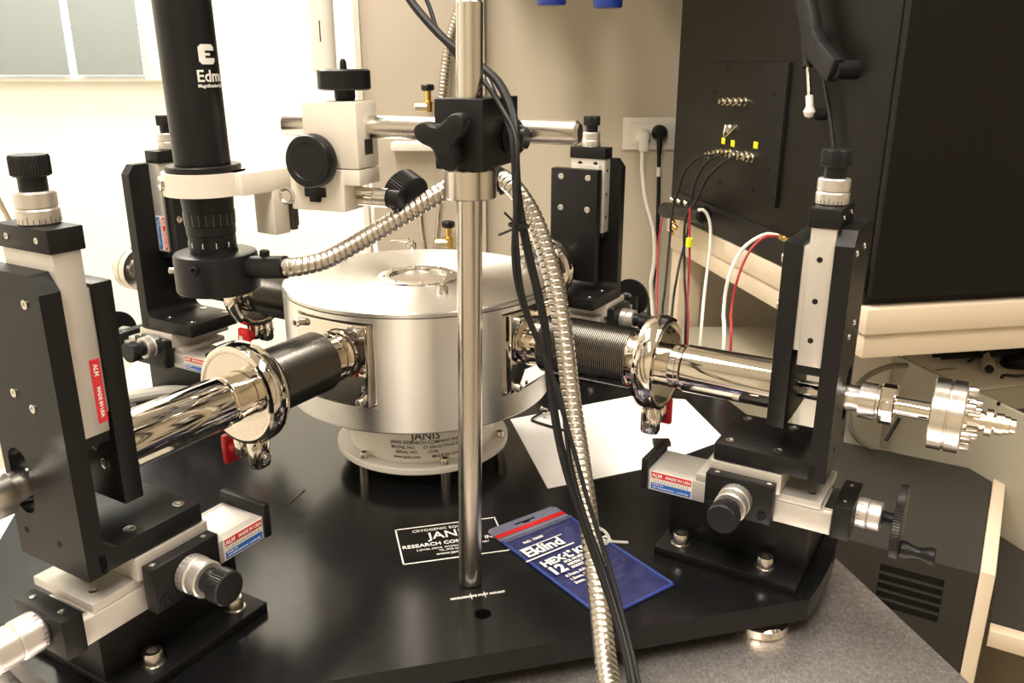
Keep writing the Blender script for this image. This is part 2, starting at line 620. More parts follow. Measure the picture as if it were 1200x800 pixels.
# ------------------------------------------------------------------ probe station base plate
CX, CY = -0.099, 0.875
TH0 = math.radians(-30.5)
base = thing('base_plate', 'black octagonal base plate of the probe station on silver feet', 'plate', (CX, CY, ZT), 0)
Rp, Dp = 0.44, 0.3525
pts = []
FLATS = (.408, .3525, .408, .3525)            # right, back, left, front edge distances from the centre
for i in range(4):
    c = TH0 + i * PI / 2
    a0 = c - (PI / 4 - math.acos(FLATS[i - 1] / Rp))
    a1 = c + (PI / 4 - math.acos(FLATS[i] / Rp))
    for j in range(17):
        a = a0 + (a1 - a0) * j / 16
        pts.append((Rp * math.cos(a), Rp * math.sin(a)))
hx, hy, _ = ground(566, 719) - Vector((CX, CY, 0))
holep = [(hx + .0068 * math.cos(t * PI / 10), hy + .0068 * math.sin(t * PI / 10)) for t in range(20)]
bp_ = MB().prism(pts, -0.0195 - ZT, 0.0 - ZT, holes=[holep]).build('plate', PLATE, base)
bv = bp_.modifiers.new('bevel', 'BEVEL')
bv.width, bv.segments, bv.limit_method, bv.angle_limit = 0.0012, 2, 'ANGLE', math.radians(50)
MB().lathe([(0, .0066), (0.002, .0066)], (hx, hy, -0.014 - ZT), (0, 0, 1), 20).build('hole_bottom', HOLE, base)
for i in range(4):
    a = TH0 + i * PI / 2
    for sg in ((-1, 1) if i in (0, 3) else (1,)):
        b_ = a + sg * 0.17
        px, py = 0.405 * math.cos(b_), 0.405 * math.sin(b_)
        MB().lathe([(0, .021), (.003, .0235), (.010, .0235), (.012, .020), (0.0165, .012)], (px, py, 0), (0, 0, 1), 36).build('foot', CHROME, base)
# printed name plate
dr = Vector((math.cos(math.radians(14.2)), math.sin(math.radians(14.2)), 0))
du = Vector((-dr.y, dr.x, 0))
npc = (ground(462, 621) + ground(470, 662)) / 2 - Vector((CX, CY, ZT)) + dr * 0.0495
npc.z = -ZT
M = frame(npc, dr, du, Vector((0, 0, 1)))
pb = MB()
W2, H2 = .0485, .0305
for (x0, x1, y0, y1) in ((-W2, W2, H2 - .0014, H2), (-W2, W2, -H2, -H2 + .0014), (-W2, -W2 + .0014, -H2, H2), (W2 - .0014, W2, -H2, H2)):
    pb.box(x0, x1, y0, y1, 0, .0002, M=M)
np_ = pb.build('name_plate_border', INK, base)
tx = MB()
for (s_, sz, yy) in (('CRYOGENIC EQUIPMENT', .0058, .0225), ('JANIS', .0165, .0110), ('RESEARCH COMPANY INC.', .0075, -.0030),
                     ('2 JEWEL DRIVE  WILMINGTON  MA  01887', .0036, -.0105), ('TEL (978) 657-8750', .0034, -.0150), ('www.janis.com', .0056, -.0205)):
    tx.text(s_, sz, M @ Matrix.Translation((0, yy, 0.0001)), bold=0.00012 if sz > .007 else 0)
tx.build('name_plate_lettering', INK, np_)
mp = (ground(534, 701) + ground(586, 694)) / 2 - Vector((CX, CY, ZT))
mp.z = -ZT
M = frame(mp, dr, du, Vector((0, 0, 1)))
tx = MB().text('MICROSCOPE POST MOUNT', .0036, M @ Matrix.Translation((0, 0, .0001)), bold=.0001)
tx.box(-.006, -.0055, -.004, .004, 0, .0002, M=M).box(.0055, .006, -.004, .004, 0, .0002, M=M)
tx.build('mount_lettering', INK, base)

# ------------------------------------------------------------------ vacuum chamber
ch = thing('vacuum_chamber', 'silver aluminium vacuum chamber drum with round window in its lid', 'chamber', (CX, CY, 0), 0)
R0 = 0.139


def drum_ring(z, flat, R=R0):
    out = []
    n = 480
    for i in range(n):
        a = TH0 + 2 * PI * i / n
        d = ((a - TH0 + PI / 4) % (PI / 2)) - PI / 4
        r = min(R, flat / math.cos(d)) if flat and abs(math.tan(d)) * .126 < .0435 else R
        out.append((r * math.cos(a), r * math.sin(a), z))
    return out


rings = [drum_ring(.085, 0, R0 - .030), drum_ring(.085, 0, R0 - .002), drum_ring(.087, 0), drum_ring(.111, 0),
         drum_ring(.111, .126), drum_ring(.194, .126), drum_ring(.194, 0), drum_ring(.1985, 0)]
vs = [p for r in rings for p in r]
fs = []
N = 480
for j in range(len(rings) - 1):
    for i in range(N):
        i2 = (i + 1) % N
        fs.append((j * N + i, j * N + i2, (j + 1) * N + i2, (j + 1) * N + i))
fs.append(tuple(reversed(range(N))))
fs.append(tuple(range(len(rings) * N - N, len(rings) * N)))
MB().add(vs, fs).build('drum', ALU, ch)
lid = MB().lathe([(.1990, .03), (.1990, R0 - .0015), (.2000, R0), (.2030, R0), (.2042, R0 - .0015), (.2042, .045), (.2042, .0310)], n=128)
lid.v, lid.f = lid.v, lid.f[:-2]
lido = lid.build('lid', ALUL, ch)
MB().lathe([(.2040, .0420), (.2062, .0415), (.2066, .0405), (.2066, .0302), (.2056, .0296), (.1800, .0292), (.1795, .0285)], n=64).build('window_ring', BRUSH, ch)
MB().lathe([(.1930, .0290), (.1940, .0290)], n=48).build('window_glass', GLASS, ch)
MB().lathe([(.1780, .0290), (.1790, .0290)], n=40).build('window_floor', mat('dull_copper_stage', (.16, .13, .10), .45, .6, noise=.1, scale=80), ch)
for k in range(8):
    a = k * PI / 4 + .2
    screw(ch, (.036 * math.cos(a), .036 * math.sin(a), .2064), r=.0018, h=.0012)
for (px, py) in ((519, 343), (483, 291), (614, 312), (400, 300), (478, 288)):
    q = ground(px, py, .2042) - Vector((CX, CY, 0))
    screw(ch, (q.x, q.y, .2042), r=.0052, h=.0075, name='lid_screw')
    MB().lathe([(.2118, .0022), (.2142, .0022), (.2142, .0001)], (q.x, q.y, 0), n=12).build('lid_screw_stud', SCREW, ch)
# neck and white flange
nk_ = MB().lathe([(.0272, .0795), (.0845, .0795)], n=96).build('neck', FLANGE, ch, 'white lettered collar between drum and flange')
fl = MB().lathe([(.019, .090), (.019, .0925), (.0205, .094), (.0255, .094), (.027, .0925), (.027, .001)], n=96).build('flange', FLANGE, ch, 'white round flange under the drum')
for k in range(6):
    a = math.radians(-83.5 + 14 + k * 60)
    x, y = .0865 * math.cos(a), .0865 * math.sin(a)
    screw(ch, (x, y, .027), r=.0046, h=.0065, name='bolt')
    MB().cyl((x, y, 0), (x, y, .0195), .0055, 18).build('leg', BRUSH, ch)


def neck_wrap(z0, deg):
    def f(v):
        th = math.radians(deg) + v.x / .0796
        return Vector((math.cos(th), math.sin(th), 0)) * (.0796 + v.z) + Vector((0, 0, z0 + v.y))
    return f


tx = MB()
for (s_, sz, z_, dg) in (('JANIS', .0125, .0565, -82), ('JANIS RESEARCH COMPANY INC.', .0050, .0495, -82),
                         ('MODEL NO.      ST-500-3(1TX-6CX)', .0047, .0440, -82), ('SERIAL NO.       15196', .0047, .0388, -89),
                         ('www.janis.com         MADE IN USA', .0047, .0335, -82)):
    tx.text(s_, sz, Matrix.Identity(4), bold=.00008, bend=neck_wrap(z_, dg))
tx.build('neck_lettering', DINK, nk_)
# port blocks on the four sides
for i in range(4):
    a = TH0 + i * PI / 2
    Rv, Tv, Zv = Vector((math.cos(a), math.sin(a), 0)), Vector((-math.sin(a), math.cos(a), 0)), Vector((0, 0, 1))
    M = frame((0, 0, 0), Rv, Tv, Zv)
    pb = MB().box(.120, .139, -.042, .042, .113, .192, .0008, M=M).build('port_plate', CHROME, ch, 'polished square port plate')
    for (t_, z_) in ((-.036, .186), (.036, .186), (-.036, .119), (.036, .119)):
        screw(pb, Rv * .139 + Tv * t_ + Zv * z_, Rv, .0042, .007)
# small L bracket at the back of the lid
q = ground(470, 290, .2042) - Vector((CX, CY, 0))
MB().box(q.x - .012, q.x + .016, q.y - .003, q.y + .003, .2110, .2135, .0006).build('lid_clip', SCREW, ch)

# ------------------------------------------------------------------ manipulator stages
ANG = dict(FR=-30.5, FL=-120.5, BR=59.5, BL=149.5)
ROFF = 0.36


def manipulator(code, s, label, dr_=0.0, dkv=0.0, dkb=0.0, vlabel=None, knob_k=0.0, dlow=0.0, dzv=0.0, ksh=0.0):
    a = math.radians(ANG[code])
    t = thing('micromanipulator', label, 'manipulator',
              (CX + (ROFF + dr_) * math.cos(a) - s * ksh * math.sin(a), CY + (ROFF + dr_) * math.sin(a) + s * ksh * math.cos(a), 0), a, 'four micromanipulator stages')

    def B(name, m, r0, r1, k0, k1, z0, z1, bev=.0008, lab=None):
        return MB().box(r0 - ROFF, r1 - ROFF, s * k0, s * k1, z0, z1, bev).build(name, m, t, lab)

    def P(r, k, z):
        return Vector((r - ROFF, s * k, z))

    K = Vector((0, s, 0))
    Rv = Vector((1, 0, 0))
    Zv = Vector((0, 0, 1))
    kb = dkb
    def BL_(name, m, r0, r1, *a_):
        return B(name, m, r0 + dlow, r1 + dlow, *a_)

    def PL_(r, k, z):
        return P(r + dlow, k, z)

    # riser
    rz = MB().box(.300 - ROFF + dlow, .424 - ROFF + dlow, s * -.060, s * .064, 0, .0085, .0008)
    rz.box(.303 - ROFF + dlow, .424 - ROFF + dlow, s * -.028, s * .036, .008, .0575, .0008)
    rz.build('riser', BLK, t)
    for (r, k) in ((.319, .048), (.394, .048), (.319, -.046), (.394, -.046)):
        washer_bolt(t, PL_(r, k, .0085))
    # radial rail with inner end plate, label, outer block and crank micrometer
    BL_('rail', GREY, .287, .443, .008, .0545, .0575, .0765)
    MB().box(.290 - ROFF + dlow, .330 - ROFF + dlow, s * .014, s * .048, .0765, .0768).build('rail_slot', GREY, t)
    ep = BL_('end_plate', BLK, .281, .287, .006, .0565, .0575, .0865)
    for k in (.018, .036):
        hole(ep, PL_(.2870, k, .0745), Rv, .0062, 'round_hole')
    right = Vector((-s, 0, 0))
    label_plate(t, frame(PL_(.3085, .0545, .0675), right, Zv, K), .0385, .0178)
    BL_('micrometer_block', BLK, .4435, .458, .006, .058, .058, .0865)
    for k in (.016, .047):
        screw(t, PL_(.4505, k, .0865), Zv, .0022, .0006)
    MB().box(.436 - ROFF + dlow, .4436 - ROFF + dlow, s * .012, s * .050, .061, .079).build('rail_insert', STEEL, t)
    micrometer(t, PL_(.458, .031, .0725), Rv, crank=code != 'FL', lng=1.7 if code == 'FL' else 1.0, sc_=1.1 if code == 'FL' else 1.0)
    # carriage and cross slide
    BL_('carriage', GREY, .330, .434, -.012, .0535, .0768, .0835)
    screw(t, PL_(.424, .040, .0835), Zv, .003, .0006)
    BL_('cross_slide', GREY, .342, .402, -.030 + kb, .058 + kb, .0838, .1015)
    BL_('cross_micrometer_block', BLK, .343, .399, .0580 + kb, .0690 + kb, .0600, .0945)
    for r in (.349, .392):
        screw(t, PL_(r, .069 + kb, .067), K, .0040, .0012, KNOB)
        screw(t, PL_(r + .002, .0635 + kb, .0945), Zv, .0021, .0005)
    micrometer(t, PL_(.370, .069 + kb + knob_k, .0775 + (.008 if code == 'BL' else 0)), K, sc_=1.12)
    # L bracket with slotted outer plate
    br = MB().box(.3445 - ROFF, .428 - ROFF, s * -.017, s * .057, .1020, .1175, .0015)
    w0, w1 = -.017, .057
    z0, z1, cf = .1020, .303 + min(dzv, 0), .011
    out = [(w0, z0), (w1, z0), (w1, z1 - cf), (w1 - cf * .8, z1), (w0 + cf * .8, z1), (w0, z1 - cf)]
    sl = []
    for i in range(25):
        th = PI * i / 24
        sl.append((.0105 * math.cos(th) - ksh, .173 + .0105 * math.sin(th)))
    for i in range(25):
        th = PI + PI * i / 24
        sl.append((.0105 * math.cos(th) - ksh, .147 + .0105 * math.sin(th)))
    Mp = frame(P(.4215, 0, 0), K, Zv, K.cross(Zv))
    sgn = K.cross(Zv).x
    br.prism(out, 0, .0135 * (1 if sgn > 0 else -1), M=Mp, holes=[sl])
    # fillet in the corner
    fil = [(.4225 - ROFF, .1170), (.4225 - ROFF, .1300)]
    for i in range(1, 8):
        th = PI / 2 * i / 8
        fil.append((.4225 - .013 + .013 * math.cos(th) - ROFF, .1300 - .013 * math.sin(th)))
    fil.append((.4225 - .013 - ROFF, .1170))
    Mf = frame(Vector((0, 0, 0)), Rv, Zv, Rv.cross(Zv))
    br.prism(fil, .0569 * 1 if s < 0 else -.0569, -.0169 if s < 0 else .0169, M=Mf)
    br.build('bracket', BLK, t)
    for (r, k) in ((.355, .046), (.395, .046), (.355, -.006), (.395, -.006)):
        screw(t, P(r, k, .1175), Zv, .0042, .0008)
    for (k, z) in ((.042, .285), (.010, .285), (.030, .217), (.012, .224)):
        screw(t, P(.435, k, z), Rv, .0030, .0009)
    for (k, z) in ((-.006, .122), (.030, .122)):
        hole(t, P(.435, k, z), Rv, .0022)
    # vertical rail, carriage strip, tool plate
    v = dkv
    B('vertical_rail', GREY, .403, .4215, .0045 + v, .0545 + v, .1960, .3035 + dzv)
    B('rail_foot', BLK, .403, .4215, .0060 + v, .0530 + v, .1885, .1960)
    if vlabel is None:
        for z in (.280, .248, .217):
            hole(t, P(.4115, .0545 + v, z), K)
    else:
        # lettering runs downwards, its top towards the chamber
        Mv = frame(P(.4065, .0545 + v, .224) if vlabel == 'red' else P(.411, .0545 + v, .219), -Zv,
                   Vector((-1, 0, 0)) if s > 0 else Rv, K)
        label_plate(t, Mv, .042, .0066 if vlabel == 'red' else .0165, vlabel == 'red')
    for k in (.018, .041):
        hole(t, P(.4030, k + v, .2965 + dzv), -Rv, .0032)
    B('slide_strip', GREY, .398, .4028, .0080 + v, .0490 + v, .2060, .2880)
    ap = B('tool_plate', BLK, .3835, .398, -.023 + v * .5, .0505 + v * .8, .1390 + min(dzv, 0), .2905 + min(dzv, 0), .001)
    for (k, z) in ((-.004, .280), (.036, .280), (-.004, .238), (.036, .238)) if code == 'BR' else ((.006, .276), (.042, .276), (.006, .238), (.042, .238)):
        screw(ap, P(.3835, k + v * .7, z + min(dzv, 0)), -Rv, .0042, .0020)
    for (k, z) in ((.036, .187), (.028, .178), (.036, .166)) if code == 'FL' else ():
        screw(ap, P(.398, k + v, z), Rv, .0038, .0015)
    B('top_block', BLK, .4005, .4235, .0035 + v, .0560 + v, .3035 + dzv, .3180 + dzv)
    for k in (.015, .045):
        screw(t, P(.4235, k + v, .3110 + dzv), Rv, .0020, .0006)
    micrometer(t, P(.4110, .0300 + v, .3180 + dzv), Zv)
    return t


manipulator('FR', -1, 'black and grey micromanipulator with a crank wheel, right front, beside the blue pouch')
manipulator('FL', 1, 'large black and grey micromanipulator at the left edge of the photo, nearest the viewer', vlabel='red', dzv=.010)
manipulator('BR', -1, 'black micromanipulator behind the chamber, below the end of the steel boom', dr_=-.05, dkv=-.014, dlow=.045, ksh=.010, dzv=-.008)
manipulator('BL', 1, 'black micromanipulator behind the microscope tube, rear left', dr_=-.045, dkv=-.026, vlabel='full', dlow=.038, knob_k=-.008)


# ------------------------------------------------------------------ probe arms
def probe_arm(code, s, label, rc=.245, plate=.3835, tail=0.0, red_side=-1, fit=True):
    a = math.radians(ANG[code])
    ZA = .157
    t = thing('probe_arm', label, 'probe', (CX + .139 * math.cos(a), CY + .139 * math.sin(a), ZA), a, 'four probe arms')
    o = (-.139, 0, 0)
    X = (1, 0, 0)

    def Lp(name, m, prof, n=40, lab=None, par=None):
        return MB().lathe(prof, o, X, n).build(name, m, par or t, lab)

    b0, b1 = .156, rc - .024
    Lp('collar', CHROME, [(.139, .0250), (.143, .0250), (.1435, .0240), (b0 - .002, .0240), (b0, .0262), (b0 + .002, .0262)])
    prof = [(b0, .0190), (b0 + .001, .0240)]
    nb = 46
    for i in range(nb):
        x0 = b0 + (b1 - b0) * i / nb
        x1 = b0 + (b1 - b0) * (i + 1) / nb
        prof += [(x0 + (x1 - x0) * .2, .0281), (x0 + (x1 - x0) * .5, .0284), (x0 + (x1 - x0) * .8, .0281), (x1, .0274)]
    Lp('bellows', BELL, prof, 40, 'dark ribbed bellows')
    Lp('collar', CHROME, [(b1 - .002, .0262), (b1 + .001, .0262), (b1 + .002, .0240),  (b1 + .008, .0240), (b1 + .009, .0230), (rc - .010, .0215), (rc - .009, .0300)])
    # clamp ring: two flange discs and the hinged band
    Lp('flange', CHROME, [(rc - .0095, .024), (rc - .009, .0365), (rc - .004, .0385), (rc + .004, .0385), (rc + .009, .0365), (rc + .0095, .0255)])
    cl = Lp('clamp', CHROME, [(rc - .0088, .0360), (rc - .0098, .0395), (rc - .0088, .0425), (rc - .0045, .0445), (rc + .0045, .0445),
                              (rc + .0088, .0425), (rc + .0098, .0395), (rc + .0088, .0360)], 56, 'polished hinged clamp ring')
    kk = s * -red_side
    ys = s * red_side
    lug = MB()
    lug.box(rc - .0090 - .139, rc + .0090 - .139, -ys * .003, -ys * .017, -.0670, -.0380, .0050)
    lug.box(rc - .0075 - .139, rc + .0075 - .139, ys * .003, ys * .014, -.0600, -.0380, .0040)
    lug.build('clamp_lug', CHROME, cl)
    MB().cyl((rc - .139, -ys * .021, -.0550), (rc - .139, ys * .030, -.0530), .0032, 14).build('clamp_screw', SCREW, cl)
    wn = MB().box(rc - .0085 - .139, rc + .0085 - .139, ys * .021, ys * .027, -.069, -.042, .0022)
    wn.cyl((rc - .139, ys * .0145, -.054), (rc - .139, ys * .029, -.054), .0062, 18)
    wn.build('wing_nut', RED, cl, 'red wing nut')
    # reducer and arm tube
    Lp('collar', CHROME, [(rc + .009, .0195), (rc + .0165, .0195), (rc + .0165, .0205), (rc + .022, .0205), (rc + .0225, .0195), (rc + .026, .0195)])
    Lp('arm_tube', CHROME, [(rc + .024, .0185), (rc + .0285, .0215), (plate - .0006, .0215)], 48)
    p = plate + .0150
    e = p + .036 + tail
    Lp('inner_tube', CHROME, [(p - .0005, .0078), (e - .002, .0078)], 28)
    if fit:
        Lp('collar', BRUSH, [(e - .004, .0105), (e, .0115), (e + .004, .0105), (e + .011, .0105), (e + .0115, .0150), (e + .024, .0150),
                             (e + .0245, .0140), (e + .027, .0140)], 36)
        hx_ = Lp('hex_clamp', CHROME, [(e + .0265, .0155), (e + .0275, .0165), (e + .037, .0165), (e + .038, .0155)], 10)
        screw(hx_, Vector(o) + Vector((e + .032, s * .0155, .004)), (0, s, .25), .0040, .003)
        Lp('thin_tube', CHROME, [(e + .037, .0075), (e + .066, .0075)], 24)
        f0 = e + .064
        fl_ = Lp('end_flange', BRUSH, [(f0, .0268), (f0 + .001, .0285), (f0 + .011, .0285), (f0 + .0115, .0272), (f0 + .0125, .0272),
                                       (f0 + .013, .0285), (f0 + .0225, .0285), (f0 + .0235, .0270)], 48)
        for k in range(6):
            th = k * PI / 3 + .3
            screw(fl_, Vector(o) + Vector((f0 + .0233, .0215 * math.cos(th), .0215 * math.sin(th))), X, .0036, .007)
        g = f0 + .023
        Lp('coaxial_connector', CONN, [(g, .0095), (g + .003, .0095), (g + .003, .006), (g + .011, .006), (g + .011, .0078), (g + .0135, .0078),
                                       (g + .0135, .0068), (g + .015, .0068), (g + .015, .0105), (g + .0195, .0105), (g + .0195, .0062),
                                       (g + .0215, .0062), (g + .0215, .0085), (g + .027, .0085), (g + .027, .0072), (g + .031, .0072),
                                       (g + .0315, .0060), (g + .035, .0060), (g + .035, .0048)], 20)
        for k in range(4):
            th = k * PI / 2 + .7
            screw(t, Vector(o) + Vector((g + .002, .0145 * math.cos(th), .0145 * math.sin(th))), X, .0026, .009)
    return t


probe_arm('FR', -1, 'polished probe arm with coaxial fitting reaching right over the white paper', rc=.270)
probe_arm('FL', 1, 'polished probe arm with big clamp ring, front left, leaving the photo at the left edge')
probe_arm('BR', -1, 'probe arm behind the drum on its right, half hidden by the steel hose', rc=.275, plate=.3335, red_side=1)
probe_arm('BL', 1, 'probe arm behind the round ring light at the rear left of the drum', rc=.245, plate=.3385, red_side=1)

# ------------------------------------------------------------------ microscope stand
PX, PY = -0.0355, 0.624
st = thing('microscope_stand', 'upright steel post with black clamp block and horizontal steel boom', 'stand', (PX, PY, 0))
SO = Vector((PX, PY, 0))
lean = Vector((0.006, 0.010, .462))
ptop = [0, 0, 0]
MB().lathe([(0, .0085), (.0012, .0096), (.4585, .0096), (.4620, .0074)], (0, 0, 0), lean, 48).build('post', STEEL, st)
Lr = at(680, 153, .648)
Ll = at(334, 148, .742)
u_ = (Lr - Ll)
u_.z = 0
u_.normalize()
n_ = Vector((u_.y, -u_.x, 0))          # towards the viewer
Ll.z = Lr.z = (Ll.z + Lr.z) / 2
L = (Lr - Ll).length
MB().lathe([(0, .0070), (.0025, .0092), (L - .0025, .0092), (L, .0070)], Ll - SO, u_, 40).build('boom', STEEL, st)
pc = SO + lean * (.37 / .462)
bc = Vector((pc.x, pc.y, 0)) - SO
Mb = frame(bc, u_, -n_, Vector((0, 0, 1)))
MB().box(-.0190, .0185, -.0185, .050, .3460, .3950, .0012, M=Mb).build('clamp_block', BLK, st)
MB().lathe([(.3240, .0185), (.3248, .0193), (.3445, .0193), (.3455, .0185)], lean * (.33 / .462) * Vector((1, 1, 0)).length * 0 + Vector((bc.x, bc.y, 0)), n=40).build('collar', STEEL, st)
# three lobed clamp knob
prof2 = []
for i in range(72):
    th = 2 * PI * i / 72
    c3 = math.cos(3 * (th - math.radians(44)))
    prof2.append((.0125 + .0105 * (0.5 + .5 * c3) ** 1.4 - .001 * (1 - c3), th))
kp = Vector((bc.x, bc.y, 0)) + n_ * .0185 + Vector((0, 0, .3690)) - u_ * .004
vs, fs = [], []
layers = [(.006, .72), (.0085, .92), (.012, 1.0), (.017, 1.0), (.0205, .93), (.0222, .72), (.0225, .4)]
for (d, kf) in layers:
    for (r, th) in prof2:
        vs.append(kp + n_ * d + (u_ * math.cos(th) + Vector((0, 0, 1)) * math.sin(th)) * r * kf)
for j in range(len(layers) - 1):
    for i in range(72):
        i2 = (i + 1) % 72
        fs.append((j * 72 + i, j * 72 + i2, (j + 1) * 72 + i2, (j + 1) * 72 + i))
fs.append(tuple(reversed(range(72))))
fs.append(tuple(range(72 * (len(layers) - 1), 72 * len(layers))))
kb_ = MB().add(vs, fs)
kb_.cyl(kp - n_ * .0005, kp + n_ * .008, .007, 20)
kb_.build('lobed_knob', KNOB, st)
kp2 = Vector((bc.x, bc.y, 0)) + u_ * .0185 - n_ * .026 + Vector((0, 0, .366))
MB().cyl(kp2, kp2 + u_ * .012, .012, 24, bev=.002).cyl(kp2 + u_ * .012, kp2 + u_ * .016, .008, 20).build('side_knob', KNOB, st)

# ------------------------------------------------------------------ microscope
AX = at(241, 205, .712)
AX = Vector((AX.x, AX.y, 0))
mt = thing('microscope', 'black microscope tube held in a cream ring with cream focus block on the boom', 'microscope', (AX.x, AX.y, .262))
MO = Vector((AX.x, AX.y, .262))
tilt = Vector((-.018, .0, 1)).normalized()


DZ = .0068


def onax(z):
    return tilt * ((z + DZ - .262) / tilt.z)


def tubepart(name, m, prof, n=48, lab=None):
    return MB().lathe([((z + DZ - .262) / tilt.z, r) for z, r in prof], (0, 0, 0), tilt, n).build(name, m, mt, lab)


tubepart('body_tube', KNOB, [(.332, .0205), (.333, .0222), (.62, .0222)])
tubepart('tube_flange', BLK, [(.3275, .0295), (.3282, .0302), (.3315, .0302), (.3325, .0290)])
tubepart('zoom_lens', KNOB, [(.258, .0192), (.275, .0194), (.2755, .0200), (.283, .0202), (.2835, .0206), (.2945, .0210), (.295, .0205), (.310, .0214)])
lt = MB()
for i in range(11):
    th = -PI * .98 + i * PI * .9 / 10
    d = Vector((math.cos(th), math.sin(th), 0))
    Mq = Vector((-d.y, d.x, 0))
    if i % 2:
        lt.box(-.0003, .0003, -.0010, .0018, -.0002, .0002, M=frame(onax(.268) + d * .0195, Mq, Vector((0, 0, 1)), d))
        lt.box(-.0006, .0006, -.0022, -.0016, -.0002, .0002, M=frame(onax(.268) + d * .0195, Mq, Vector((0, 0, 1)), d))
    for k in range(6):
        lt.box(-.00012, .00012, -.0002, .0002, -.0002, .0001, M=frame(onax(.2845 + k * .0017) + d * (.0208 + k * .00006), Mq, Vector((0, 0, 1)), d))
lt.build('lens_markings', INK, mt)
# lettering on the tube, wrapped round it
th0 = math.radians(-63)


def wrap(z0, th_start):
    def f(v):
        th = th_start + v.x / .0223
        d = Vector((math.cos(th), math.sin(th), 0))
        p = onax(z0 + v.y)
        return p + d * (.02235 + v.z)
    return f


I4 = Matrix.Identity(4)
lt = MB().text('Edmund', .0125, I4, align='LEFT', bold=.0002, bend=wrap(.4015, math.radians(-61)))
lt.text('Magnification System', .0036, I4, align='LEFT', bold=.00008, bend=wrap(.3945, math.radians(-60)))
# maker's mark: blocky rounded letter shape
fw = wrap(.4180, math.radians(-33))
NC = 16
for i in range(NC):
    for j in range(NC):
        x, y = (i + .5) / NC * 2 - 1, (j + .5) / NC * 2 - 1
        if (abs(x) ** 4 + abs(y) ** 4) > 1.0:
            continue
        if (-.25 < x and .16 < abs(y) < .42) or (x > .35 and abs(y) < .42):
            continue
        h_ = .0074
        c_ = h_ / NC
        q = [fw(Vector((x * h_ + dx * c_, y * h_ + dy * c_, .0001))) for dx, dy in ((-1, -1), (1, -1), (1, 1), (-1, 1))]
        lt.add(q, [(0, 1, 2, 3)])
lt.build('tube_lettering', INK, mt)
# ring holder and arm to the focus block
Mr = frame((0, 0, 0), u_, -n_, Vector((0, 0, 1)))       # local axes of the boom
bpos = at(383, 150, .70)
bc2 = Ll + u_ * ((bpos - Ll).dot(u_) + .0025) - MO      # on the boom axis
zr = Ll.z - .262
axc = onax(.319)
DZL = .262 - DZ
hold = MB()
ringo = [(axc.x + .0335 * math.cos(t * PI / 24), axc.y + .0335 * math.sin(t * PI / 24)) for t in range(48)]
ringi = [(axc.x + .0214 * math.cos(t * PI / 24), axc.y + .0214 * math.sin(t * PI / 24)) for t in range(48)]
hold.prism(ringo, .309 - DZL, .3272 - DZL, holes=[ringi])
front = bc2 + n_ * .0225
p0 = axc + u_ * .026 - Vector((0, 0, axc.z))
p1 = front - u_ * .073 - n_ * .004
p1.z = 0
armv = (p1 - p0)
armv.z = 0
al = armv.length
armd = armv.normalized()
armn = Vector((armd.y, -armd.x, 0))
Ma = frame(p0, armd, -armn, Vector((0, 0, 1)))
hold.box(-.002, al + .034, -.016, .011, .309 - DZL, .3272 - DZL, .001, M=Ma)
hold.box(al - .004, al + .013, -.016, .008, .272 - DZL, .312 - DZL, .001, M=Ma)
hold.build('ring_holder', CREAM, mt, 'cream ring holder and arm')
rs = axc - u_ * .020 + n_ * .0262 + Vector((0, 0, 0))
screw(mt, rs, (n_ - u_ * .75), .0062, .003)
dv = MB().box(al + .0135, al + .0200, -.018, .004, .274 - DZL, .3000 - DZL, .0006, M=Ma)
dv.box(al + .0200, al + .0260, -.013, .006, .276 - DZL, .3030 - DZL, .0006, M=Ma)
dv.build('dovetail', mat('dark_bronze', (0.10, 0.085, 0.07), 0.4, 0.6, noise=.1, scale=100), mt)
dk = p0 + armd * (al + .012) + armn * .018 + Vector((0, 0, .303 - DZL))
MB().cyl(dk, dk + armn * .007, .0056, 20, bev=.001).build('lock_screw', DARKG, mt)
# focus block
Mf = frame(Vector((bc2.x, bc2.y, 0)), u_, -n_, Vector((0, 0, 1)))
MB().box(-.0265, .0245, -.0225, .0110, .3370 - .262, .3895 - .262, .0022, M=Mf).build('focus_block', CREAM, mt, 'cream enamelled block')
MB().box(-.0415, .0100, -.0235, .0070, .3020 - .262, .3366 - .262, .0014, M=Mf).box(.009, .0245, -.0225, .0105, .3240 - .262, .3366 - .262, .001, M=Mf).build('lower_block', CREAM, mt, 'cream enamelled lower block')
fk = at(362, 189, .655) - MO
fb = Vector((bc2.x, bc2.y, 0)) + n_ * .0235
fk = onplane(362, 189, fb + MO + n_ * .014, n_) - MO
MB().lathe([(-.014, .008), (-.010, .0080), (-.0095, .0195), (-.0080, .0212), (.001, .0212), (.003, .0200), (.0032, .0150), (.0025, .0140),
            (.0025, .0001)], fk, n_, 48).build('focus_knob', KNOB, mt, 'black round focus knob')
tk_ = Vector((bc2.x, bc2.y, 0)) + n_ * .004
MB().lathe([(.3890 - .262, .0075), (.3920 - .262, .0085), (.3975 - .262, .0085), (.3978 - .262, .0195), (.3990 - .262, .0212), (.4125 - .262, .0212),
            (.4138 - .262, .0195), (.4135 - .262, .0030), (.419 - .262, .0026), (.4215 - .262, .0015)], tk_ + u_ * .004, n=44).build('top_knob', KNOB, mt, 'black round locking knob on top')
nk = onplane(337, 229, fb + MO, n_) - MO
MB().lathe([(0, .0072), (.0020, .0072), (.0026, .0060), (.0014, .0045), (.0014, .0001)], nk, n_, 28).build('cap_screw', SCREW, mt)
nk = onplane(370, 225, fb + MO, n_) - MO
